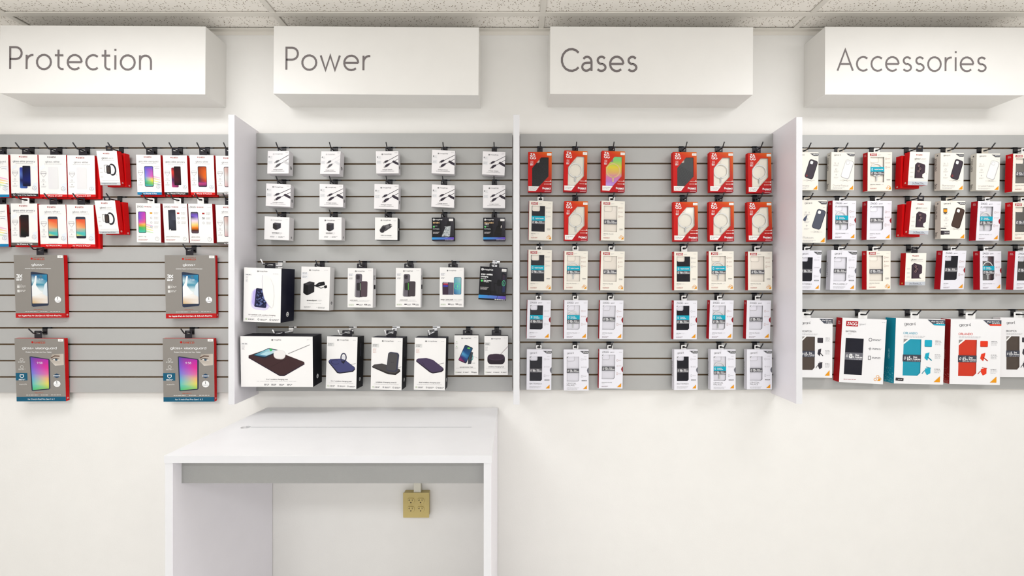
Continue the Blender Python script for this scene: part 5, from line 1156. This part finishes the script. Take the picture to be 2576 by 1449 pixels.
LB = {'a0': 'screen protector box with blue foot band, cut by left photo edge, top row',
 'a1': 'white screen protector box showing dark blue phone under black tinted sheet',
 'a2': 'near blank white screen protector box, left of its twin, top row under Protection',
 'a3': 'near blank white screen protector box beside the upper smartwatch box',
 'a5': 'screen protector box with blue foot band and rainbow phone, right of smartwatch box',
 'a6': 'white box with dark red tinted phone and black foot band, top row',
 'a7': 'white box with orange screened phone and red foot band, top row',
 'a8': 'box with grey foot band half hidden by the divider, top row',
 'b0': 'screen protector box with blue foot band, cut by left photo edge, second row',
 'b1': 'white box with near black phone and grey foot band, on white hang tab',
 'b2': 'box with orange and teal screened phone, left of its twin, second row',
 'b3': 'box with orange and teal screened phone beside the lower smartwatch box',
 'b8': 'box with dark grey foot band half hidden by the divider, second row'}
for id, tt, pic, bc, btx, lc, _ in EL:
    carton(id, LB[id], W, RS, a_elite(tt, pic, bc, btx, lc, bold=.13 if 'privacy' in tt else .1), 'phone screen protector boxes', 'w' if id == 'b1' else 'k', bot=RED, top=W, tw=.034)
for id, nm in (('a1', 'dark blue phone box'), ('a2', 'left near blank box'), ('a3', 'right near blank box'), ('a5', 'rainbow phone box beside the watch boxes'), ('a6', 'dark red tinted phone box'), ('a7', 'orange screened phone box'), ('b1', 'near black phone box'), ('b2', 'left orange and teal phone box'), ('b3', 'right orange and teal phone box')):
    behind(id, 'plain red carton peeping out behind the %s' % nm, dx=.010 if id in ('a3', 'b3') else .002, dz=-.006)
for id, r in (('a4', 'upper'), ('b4', 'lower')):
    carton(id, 'white smartwatch screen protector box with thick red side, front of %s stack' % r, W, RS, a_watch, 'smartwatch protector boxes', 'k', bot=RED, sideart=lambda b, w, h, t: rlogo(b, w, h, t, .5, .93, 'right', rgb(240, 200, 200), RED, .004), tw=.03)
    p = POSE[id]; w, h, t = p[3:6]
    e = empty('boxed_product', (p[0]+.006, p[1]+t+.003, p[2]-.002), 'red sided smartwatch box behind the %s front one' % r, 'box', 'smartwatch protector boxes', (p[7]*.5, p[8], p[6]-.05))
    b = MB(); b.box(-w/2, w/2, -t/2, t/2, 0, h, RED); b.build('carton', M['ink'], e)
    b = MB(); rlogo(b, w, h, t, .6, .95, 'right', rgb(240, 200, 200), RED, .004); b.build('printed_artwork', M['ink'], e)
for id, pic, tt, lb in (('b5', 'rainbow2', 'glass+ vg', 'white box with bandless rainbow phone picture, second row under Protection'), ('b6', 'glass_dark', 'glass elite privacy', 'white box picturing a dark grey privacy sheet, second row'), ('b7', 'sunset', 'glass elite', 'white box with purple and orange sunset phone, second row')):
    carton(id, lb, W, (DRED, DRED), a_zag_glass(pic, tt), 'phone screen protector boxes', 'w', tw=.032)
TG = rgb(146, 141, 135)
for id, kd, lb in (('c0', 'p', 'grey tablet protector box with ocean screen and red band, left one'), ('c1', 'p', 'grey tablet protector box with ocean screen beside the divider'), ('d0', 'vg', 'grey tablet box with rainbow screen, eye and teal band, left one'), ('d1', 'vg', 'grey tablet box with rainbow screen and eye beside the divider')):
    carton(id, lb, TG, RS, a_tablet(kd), 'tablet screen protector boxes', 'k', top=RED, bot=RED if kd == 'p' else rgb(16, 92, 122), sticker=(.88, .005, .985, .045), sideart=lambda b, w, h, t: rlogo(b, w, h, t, .5, .955, 'right', rgb(240, 220, 220), RED, .004), tw=.032)

# ---- Power panel
def mside(v=.72, c=DK, c2=WH, r=.0075): return lambda b, w, h, t: rlogo(b, w, h, t, .5, v, 'right', c, c2, r)
PB = {'e00': (a_cable(0, ghost=1), 'leftmost cable box of the top row under Power'), 'e01': (a_cable(0, ghost=2), 'cable box with pale grey cable picture, second in top row under Power'), 'e02': (a_cable(0), 'cable box with black cables, third in top row under Power'), 'e03': (a_cable(0), 'cable box with black cables, fourth in top row under Power'), 'e04': (a_cable(1), 'cable box with black cables, top row, beside the middle divider'),
 'e10': (a_cable(0), 'leftmost cable box of the second row under Power'), 'e11': (a_cable(0), 'second cable box from left in second row under Power'), 'e12': (a_cable(0), 'taller cable box in the centre of the second row under Power'), 'e13': (a_cable(1), 'fourth cable box in second row, above silver car charger box'), 'e14': (a_cable(1), 'cable box in second row, beside the middle divider')}
for id, (fn, lb) in PB.items():
    carton(id, lb.replace('cable box', 'white charging cable box'), rgb(249, 246, 247), (rgb(238, 234, 238),)*2, fn, 'white charging cable boxes', 'k', bot=rgb(236, 232, 236), sideart=mside(.7), tw=.024)
carton('e20', 'white box picturing a small cube charger, third row', rgb(250, 248, 248), (rgb(240, 236, 238),)*2, a_charger('speedport', '20'), 'small charger boxes', 'k', sideart=mside(.87, r=.005), tw=.026)
carton('e21', 'white box picturing a taller upright wall charger, third row', rgb(250, 248, 248), (rgb(240, 236, 238),)*2, a_charger('speedport', '45'), 'small charger boxes', 'k', sideart=mside(.87, r=.005), tw=.026)
carton('e22', 'white fronted box with dark sides picturing grey car charger plug', W, (BK, BK), a_car, 'small charger boxes', 'k', bot=BK, top=BK, sideart=mside(.5, WH, BK, .006), tw=.026)
carton('e23', 'black box picturing a shiny silver car charger', BK, (BK, BK), a_black('30W USB-C', '', True), 'small charger boxes', 'k', bot=rgb(60, 50, 90), sticker=(.78, .05, .97, .15), tw=.026)
carton('e24', 'black box picturing a matte black car charger', BK, (BK, BK), a_black('42W dual USB-C', '+ USB-A', False), 'small charger boxes', 'k', bot=rgb(60, 50, 90), sticker=(.78, .05, .97, .15), tw=.026)
W2 = rgb(250, 248, 246)
carton('g0', 'big white box with navy side picturing a light lidded phone sanitizer', W2, (NAVY, NAVY), a_uv, 'wireless charger boxes', 'k', top=BK, bot=W2, sideart=mside(.86, WH, BK, .011), tw=.048)
carton('g1', 'widest white box with black side picturing a brown charging mat', W2, (BK, BK), a_mat, 'wireless charger boxes', 'k', top=rgb(30, 28, 38), bot=BK, sideart=mside(.83, WH, BK, .010), tw=.048)
carton('g2', 'white box picturing a black power brick with coiled cord', W2, (rgb(240, 238, 238),)*2, a_speed, 'battery and charger boxes', 'k', sideart=mside(.83, DK, WH, .007), tw=.044)
def tagside(b, w, h, t):
    A = Art(b, w, h, t, 'right'); A.gk(.2, .18, .8, GR, .012, 2, 5, .025); b.box(w/2, w/2+.002, -.006, .008, h*.47, h*.58, BK)
carton('g3', 'white battery case box reading connect mini, brown battery behind phone', W2, (rgb(238, 236, 238),)*2, a_juice('connect mini', '40%'), 'battery and charger boxes', 'k', sideart=tagside, tw=.044)
carton('h0', 'white battery case box reading connect, grey phone with green light', W2, (rgb(238, 236, 238),)*2, a_juice('connect', '70%'), 'battery and charger boxes', 'k', sideart=tagside, tw=.044)
carton('h1', 'white box picturing a card wallet beside a blue screened phone', W2, (rgb(238, 236, 238),)*2, a_juice('mini wallet', '100%'), 'battery and charger boxes', 'k', tw=.044)
carton('h2', 'black box picturing a phone on a jointed vent mount', BK, (BK, BK), a_black('snap+ wireless', 'charging', False, True), 'battery and charger boxes', 'k', bot=rgb(30, 26, 50), sticker=(.80, .04, .97, .12), tw=.044)
def darkside(b, w, h, t):
    rlogo(b, w, h, t, .5, .83, 'right', WH, BK, .0085); A = Art(b, w, h, t, 'right'); A.text('wireless charging', .55, .13, .03, rgb(120, 120, 140), 2, .16, vert=True, fit=.25)
carton('g4', 'tall white box with black side picturing blue three device charging pad', W2, (BK, BK), a_pad('three'), 'wireless charger boxes', 'k', top=rgb(40, 38, 46), bot=BK, sideart=darkside, tw=.046)
carton('h3', 'tall white box picturing an upright grey phone charging stand', W2, (BK, BK), a_pad('stand'), 'wireless charger boxes', 'k', top=rgb(30, 30, 48), bot=BK, sideart=darkside, tw=.046)
carton('h4', 'tall white box picturing a flat purple oblong charging pad', W2, (BK, BK), a_pad('dual'), 'wireless charger boxes', 'k', top=rgb(30, 30, 48), bot=BK, sideart=darkside, tw=.046)
carton('h5', 'white box picturing a tilted phone with a starry screen', W2, (BK, BK), a_hub('power'), 'wireless charger boxes', 'k', top=BK, tw=.044)
carton('h6', 'white box picturing a round dark charging puck with cable', W2, (BK, BK), a_hub('puck'), 'wireless charger boxes', 'k', top=BK, tw=.044)

# ---- Cases panel
def zg(u, v):
    tl, tr, bl, br = (208, 34, 14), (226, 112, 18), (206, 8, 14), (168, 12, 34)
    f = lambda i: (tl[i]*(1-u)+tr[i]*u)*(1-v)+(bl[i]*(1-u)+br[i]*u)*v
    g = [f(0), f(1), f(2)]
    if v < .5: g[1] = g[1]*max(0, 1-v*1.8)+ (bl[1]*(1-u)+br[1]*u)*min(1, v*1.8)
    return rgb(*g)
ZW = [(.55, .135), (.17, .40), (.17, .86), (.47, .86), (.865, .61), (.865, .135)]
def zred(id, kind, model, label, mag=True):
    carton(id, label, rgb(200, 14, 16), (rgb(222, 8, 12),)*2, a_zred(model), 'red phone case boxes', 'k', win=ZW, case=(kind, (.10, .08, .88, .90), (.08, .04, .50, .23), mag), tray=rgb(252, 246, 232, .98), fgrad=zg, sticker=(.80, .03, .985, .09), bot=rgb(180, 10, 30), top=rgb(190, 60, 16), tw=.025, name='phone_case_box')
zred('i00', 'black', '6.7 Pro', 'red box with plain black phone case, top left under Cases', False)
zred('i01', 'clear', '6.1 Pro', 'red box with clear ringed case, top row, beside plain black case')
zred('i02', 'iris', '6.1 Pro', 'red box with rainbow coloured phone case')
zred('j00', 'grey', '6.7 Pro', 'red box with dark grey ribbed phone case', False)
zred('j01', 'clear', '6.7 Pro', 'red clear case box right of the grey ribbed one, top row')
zred('j02', 'clear', '6.7 Pro', 'red clear case box at right end of top row under Cases')
zred('i11', 'clear', '6.7', 'red clear case box between two white boxes, second row')
zred('j10', 'clear', '6.7 Pro', 'red clear case box directly below the grey ribbed one')
zred('j11', 'clear', '6.7', 'middle red clear case box of right hand trio, second row')
zred('j12', 'clear', '6.7', 'red clear case box at right end of second row under Cases')
WA = [(.11, .125), (.11, .78), (.68, .78), (.68, .125)]
WB = [(.12, .135), (.12, .76), (.61, .76), (.67, .725), (.67, .135)]
WCn = [(.12, .175), (.12, .78), (.57, .78), (.62, .75), (.62, .175)]
CRM = rgb(255, 246, 234, .98); LAV = rgb(248, 246, 255, .95)
def sidetxt(s, c=rgb(235, 200, 200)):
    def f(b, w, h, t):
        A = Art(b, w, h, t, 'left'); A.text('ZA', .3, .07, .02, c, 2, .16, fit=.35); A.text('GG', .3, .1, .02, c, 2, .16, fit=.4)
    return f
def sidename(s):
    def f(b, w, h, t):
        A = Art(b, w, h, t, 'left'); A.text(s, .35, .3, .035, GR, 2, .14, vert=True, fit=.38)
    return f
def wa(id, name, mag, label, n='13'):
    kind = 'navy' if name in ('DENALI',) else 'clear'
    carton(id, label, WC, (rgb(204, 6, 18),)*2, a_winA(name, mag, n), 'cream fronted phone case boxes', 'w', win=WA, case=(kind, (.06, .09, .72, .84), (.10, .02, .62, .23), mag and kind == 'clear'), tray=CRM, sideart=sidetxt(''), tw=.028, name='phone_case_box')
def wb(id, name, mag, label, n='13', kind=None):
    kind = kind or ('navy' if name == 'DENALI' else 'clear')
    carton(id, label, WL, (rgb(178, 6, 26),)*2, a_winB(name, mag, n), 'white phone case boxes with grey lettering', 'w', win=WB, case=(kind, (.07, .10, .70, .82), (.10, .02, .58, .23), mag and kind == 'clear'), tray=LAV, sideart=sidetxt(''), tw=.026, name='phone_case_box')
def wc(id, name, mag, label, n='13', kind='clear', lines=None):
    carton(id, label, WL, (rgb(226, 224, 232),)*2, a_winC(name, mag, n, lines), 'white phone case boxes with dark corner flag', 'w', win=WCn, case=(kind, (.07, .13, .66, .83), (.10, .02, .62, .22), mag), tray=LAV, sideart=sidename(name), tw=.026, name='phone_case_box')
wa('i10', 'DENALI', True, 'cream box, black case, teal band, left end of second row under Cases', '16')
wa('i12', 'CRYSTAL PALACE', False, 'cream clear case box with grey band, second row under Cases')
wa('k00', 'DENALI', True, 'cream box, black case, teal band, left end of third row under Cases', '16')
wa('k01', 'CRYSTAL PALACE', True, 'cream clear case box with teal band, left trio of third row')
wa('k02', 'CRYSTAL PALACE', False, 'cream clear case box with grey band only, left trio of third row')
wa('l00', 'DENALI', True, 'cream box, black case, teal band, right trio of third row', '16')
wa('l01', 'CRYSTAL PALACE', True, 'cream clear case box with teal band, right trio of third row')
wa('l02', 'CRYSTAL PALACE', False, 'cream clear case box at right end of third row under Cases')
wb('k10', 'DENALI', True, 'white box, black case, teal band, left end of fourth row under Cases', '16')
wb('k11', 'CRYSTAL PALACE', True, 'white clear case box with teal band, left trio of fourth row')
wb('k12', 'CRYSTAL PALACE', False, 'white clear case box with grey band only, left trio of fourth row')
wb('l10', 'DENALI', True, 'white box, black case, teal band, right trio of fourth row', '16')
wb('l11', 'CRYSTAL PALACE', True, 'white clear case box with teal band, right trio of fourth row')
wb('l12', 'CRYSTAL PALACE', False, 'white clear case box at right end of fourth row under Cases')
wc('k20', 'BATTERSEA', False, 'flagged white box with navy case at left end of bottom row', '16', 'navy')
wc('k21', 'CRYSTAL PALACE', False, 'flagged white clear case box, second from left in bottom row', '13', 'clear', ['CRYSTAL', 'PALACE'])
wb('k22', 'CRYSTAL PALACE', False, 'red sided white clear case box in the bottom row under Cases')
wc('l20', 'BATTERSEA', False, 'flagged white box with navy case in right trio of bottom row', '16', 'navy')
wc('l21', 'CRYSTAL PALACE', True, 'flagged white box with clear ringed case and teal band, bottom row', '13', 'clear', ['CRYSTAL', 'PALACE'])
wc('l22', 'CRYSTAL PALACE', False, 'flagged white clear case box at right end of bottom row under Cases', '13', 'clear', ['CRYSTAL', 'PALACE'])

# ---- Accessories panel
IV = rgb(250, 246, 236)
def gs(name):
    def f(b, w, h, t):
        A = Art(b, w, h, t, 'left'); A.poly([(.3, .08), (.5, .04), (.6, .08)], rgb(60, 54, 56), 2); A.text(name, .35, .13, .4*t/h, rgb(110, 102, 100), 2, .14, vert=True, fit=.34); A.text('gear4', .35, .82, .4*t/h, rgb(90, 82, 80), 2, .14, vert=True, fit=.13)
    return f
for id, nm, kd, num, lb in (('m00', 'Battersea', 'dark', '16 . 5', 'white box picturing dark leaning phone case, half behind right divider'), ('m01', 'Crystal Palace', 'clear', '13 . 4', 'white box picturing leaning clear case, left of red sided window box'),
    ('m04', 'Battersea', 'dark', '16 . 5', 'white box picturing a dark leaning phone case, right of camera lens box'), ('m05', 'Crystal Palace', 'clear', '13 . 4', 'white box picturing a leaning clear case, far right, top row'),
    ('m10', 'Platoon', 'blue', '20 . 6', 'white box picturing a slate blue leaning phone case and clip'), ('m14', 'Battersea', 'brown', '', 'white box picturing a brown leaning phone case with orange badge')):
    carton(id, lb, IV, (rgb(232, 226, 214),)*2, a_case(nm, kd, num), 'picture fronted phone case boxes', 'k' if id != 'm10' else 'w', sideart=gs(nm), tw=.03, name='phone_case_box', tabcol=rgb(206, 198, 184))
for id, tx, r in (('m03', 'for iPhone 11 Pro', 'upper'), ('m13', 'for iPhone 11 Pro', 'lower')):
    carton(id, 'white camera lens protector box with thick red side, front of %s pair' % r, IV, (rgb(215, 8, 14),)*2, a_lens(tx), 'camera lens protector boxes', 'k', bot=RED, sideart=lambda b, w, h, t: rlogo(b, w, h, t, .5, .93, 'left', rgb(240, 200, 190), RED, .004), tw=.03)
    p = POSE[id]; w, h, t = p[3:6]
    e = empty('boxed_product', (p[0]-.010, p[1]+t+.003, p[2]-.008), 'red sided camera lens box behind the %s front one' % r, 'box', 'camera lens protector boxes', (p[7]*.5, p[8]*.6, p[6]+.04))
    b = MB(); b.box(-w/2, w/2, -t/2, t/2, 0, h, rgb(215, 8, 14)); b.build('carton', M['ink'], e)
    b = MB(); rlogo(b, w, h, t, .4, .95, 'left', rgb(240, 200, 190), RED, .004); b.build('printed_artwork', M['ink'], e)
carton('m23', 'single white camera lens protector box in the third row', IV, (rgb(200, 8, 12),)*2, a_lens('for iPhone 11'), 'camera lens protector boxes', 'k', bot=IV, sideart=lambda b, w, h, t: rlogo(b, w, h, t, .5, .94, 'left', rgb(240, 180, 80), RED, .004), tw=.03)
wa('m02', 'CRYSTAL PALACE', True, 'cream clear case box with teal band, top row under Accessories')
wa('m06', 'CRYSTAL PALACE', False, 'cream window box cut by right photo edge, top row')
wb('m11', 'CRYSTAL PALACE', True, 'white clear case box with teal band beside the slate blue case')
wb('m12', 'CRYSTAL PALACE', False, 'white clear case box with grey band left of lower lens boxes')
wb('m15', 'CRYSTAL PALACE', True, 'white clear case box with teal band right of brown case box')
wa('m16', 'CRYSTAL PALACE', False, 'cream window box cut by right photo edge, second row')
wc('m20', 'BATTERSEA', False, 'white box with navy folio case, half behind right divider, third row', '16', 'navy')
wc('m21', 'PICCADILLY', False, 'white clear case box reading Piccadilly, third row')
wa('m22', 'CRYSTAL PALACE', False, 'cream clear case box left of the single camera lens box')
wb('m24', 'BATTERSEA', False, 'white box with black folio case right of single lens box', '16', 'navy')
wb('m25', 'CRYSTAL PALACE', True, 'white clear case box with teal band, third row, far right')
wb('m26', 'CRYSTAL PALACE', False, 'white window box cut by right photo edge, third row')
W3 = rgb(246, 245, 246)
FW = [(.17, .315), (.17, .875), (.47, .875), (.53, .83), (.53, .315)]
def tbox(id, kind, case, label, side, win=FW, sa=None):
    carton(id, label, W3, side, a_folio(kind), 'tablet case boxes', 'w', win=win, case=(case, (.11, .27, .58, .92), (.1, .02, .2, .1)), tray=rgb(40, 40, 60), sideart=sa, tw=.04, name='tablet_case_box')
def dots(cl):
    def f(b, w, h, t):
        A = Art(b, w, h, t, 'left'); rr_ = random.Random(4)
        for i in range(110): v = .72+.27*math.sqrt(rr_.random()); A.rr(.08+.84*rr_.random(), v, .05, .03, .01, 40, cl, 1)
        A.text('ORLANDO', .5, .48, .022, tuple(x*1.5+.1 for x in cl), 2, .14, vert=True, fit=.15)
    return f
tbox('m30', 'brown', 'brown', 'white box with grey brown tablet folio, half behind right divider', (W3, W3))
tbox('m31', 'battersea', 'ink', 'white red spined box with navy tablet folio in its window', (rgb(196, 6, 20),)*2, [(.10, .31), (.10, .875), (.51, .875), (.51, .31)], sidetxt(''))
tbox('m32', 'teal', 'teal', 'white box with turquoise tablet case and turquoise spine', (rgb(10, 150, 178),)*2, sa=dots(rgb(120, 210, 225)))
tbox('m33', 'orange', 'orange', 'white box with bright orange red tablet case and red spine', (rgb(184, 12, 16),)*2, sa=dots(rgb(235, 150, 140)))
tbox('m34', 'brown', 'brown', 'white box with dark brown tablet folio cut by right photo edge', (W3, W3))

# ------------------------------------------------------------------ hooks
def hook_mesh(reach):
    z = -.020; e = reach-.0265-.019+.005
    arm = MB(); arm.tube([(0, -.020, z), (0, -(reach-.0185), z), (0, -(reach-.0165), z+.003), (0, -reach, z+.0215)], .0026 if reach < .1 else .0031, 8)
    br = MB(); br.box(-.0105, .0105, -.0225, -.0195, -.030, .0035); br.box(-.0105, .0105, -.0225, -.0125, -.0022, .0022); br.box(-.009, .024, -.0195, -.0125, -.0024, .0024); br.tube([(0, -.0225, z), (0, -.028, z)], .0048, 8)
    return arm, br
proto = {}
proto = {}
NTH = ['first', 'second', 'third', 'fourth', 'fifth', 'sixth', 'seventh', 'eighth', 'ninth']
rows = {}
for h in HOOKS:
    pn = 'Protection' if h[0] < -1.2 else 'Power' if h[0] < .01 else 'Cases' if h[0] < 1.2 else 'Accessories'
    rows.setdefault(pn, {}).setdefault(h[1], []).append(h)
HOOKLAB = {}
for pn, rr_ in rows.items():
    for i, z in enumerate(sorted(rr_, reverse=True)):
        hs = sorted(rr_[z], key=lambda q: q[0])
        for k, h in enumerate(hs):
            pos = 'leftmost' if k == 0 else 'rightmost' if k == len(hs)-1 else NTH[k]+' from left'
            HOOKLAB[h[4]] = '%s peg hook in the %s row under the %s sign, %s' % ('chrome' if h[3] == 'c' else 'black', 'top' if i == 0 else 'bottom' if i == len(rr_)-1 else NTH[i], pn, pos)
for x, sz, ln, fin, id in HOOKS:
    reach = {'s': .09, 'm': .11, 'l': .180}[ln]
    e = empty('slatwall_hook', (x, 0, sz), HOOKLAB[id], 'hook', 'peg hooks in the slatwall')
    key = (ln, fin)
    if key not in proto:
        a, b_ = hook_mesh(reach); m = M['chrome'] if fin == 'c' else M['black']
        oa = a.build('wire_arm', m, e, smooth=True); ob = b_.build('bracket', m, e); proto[key] = (oa, ob)
    else:
        for q in proto[key]:
            c = q.copy(); COL.objects.link(c); c.parent = e
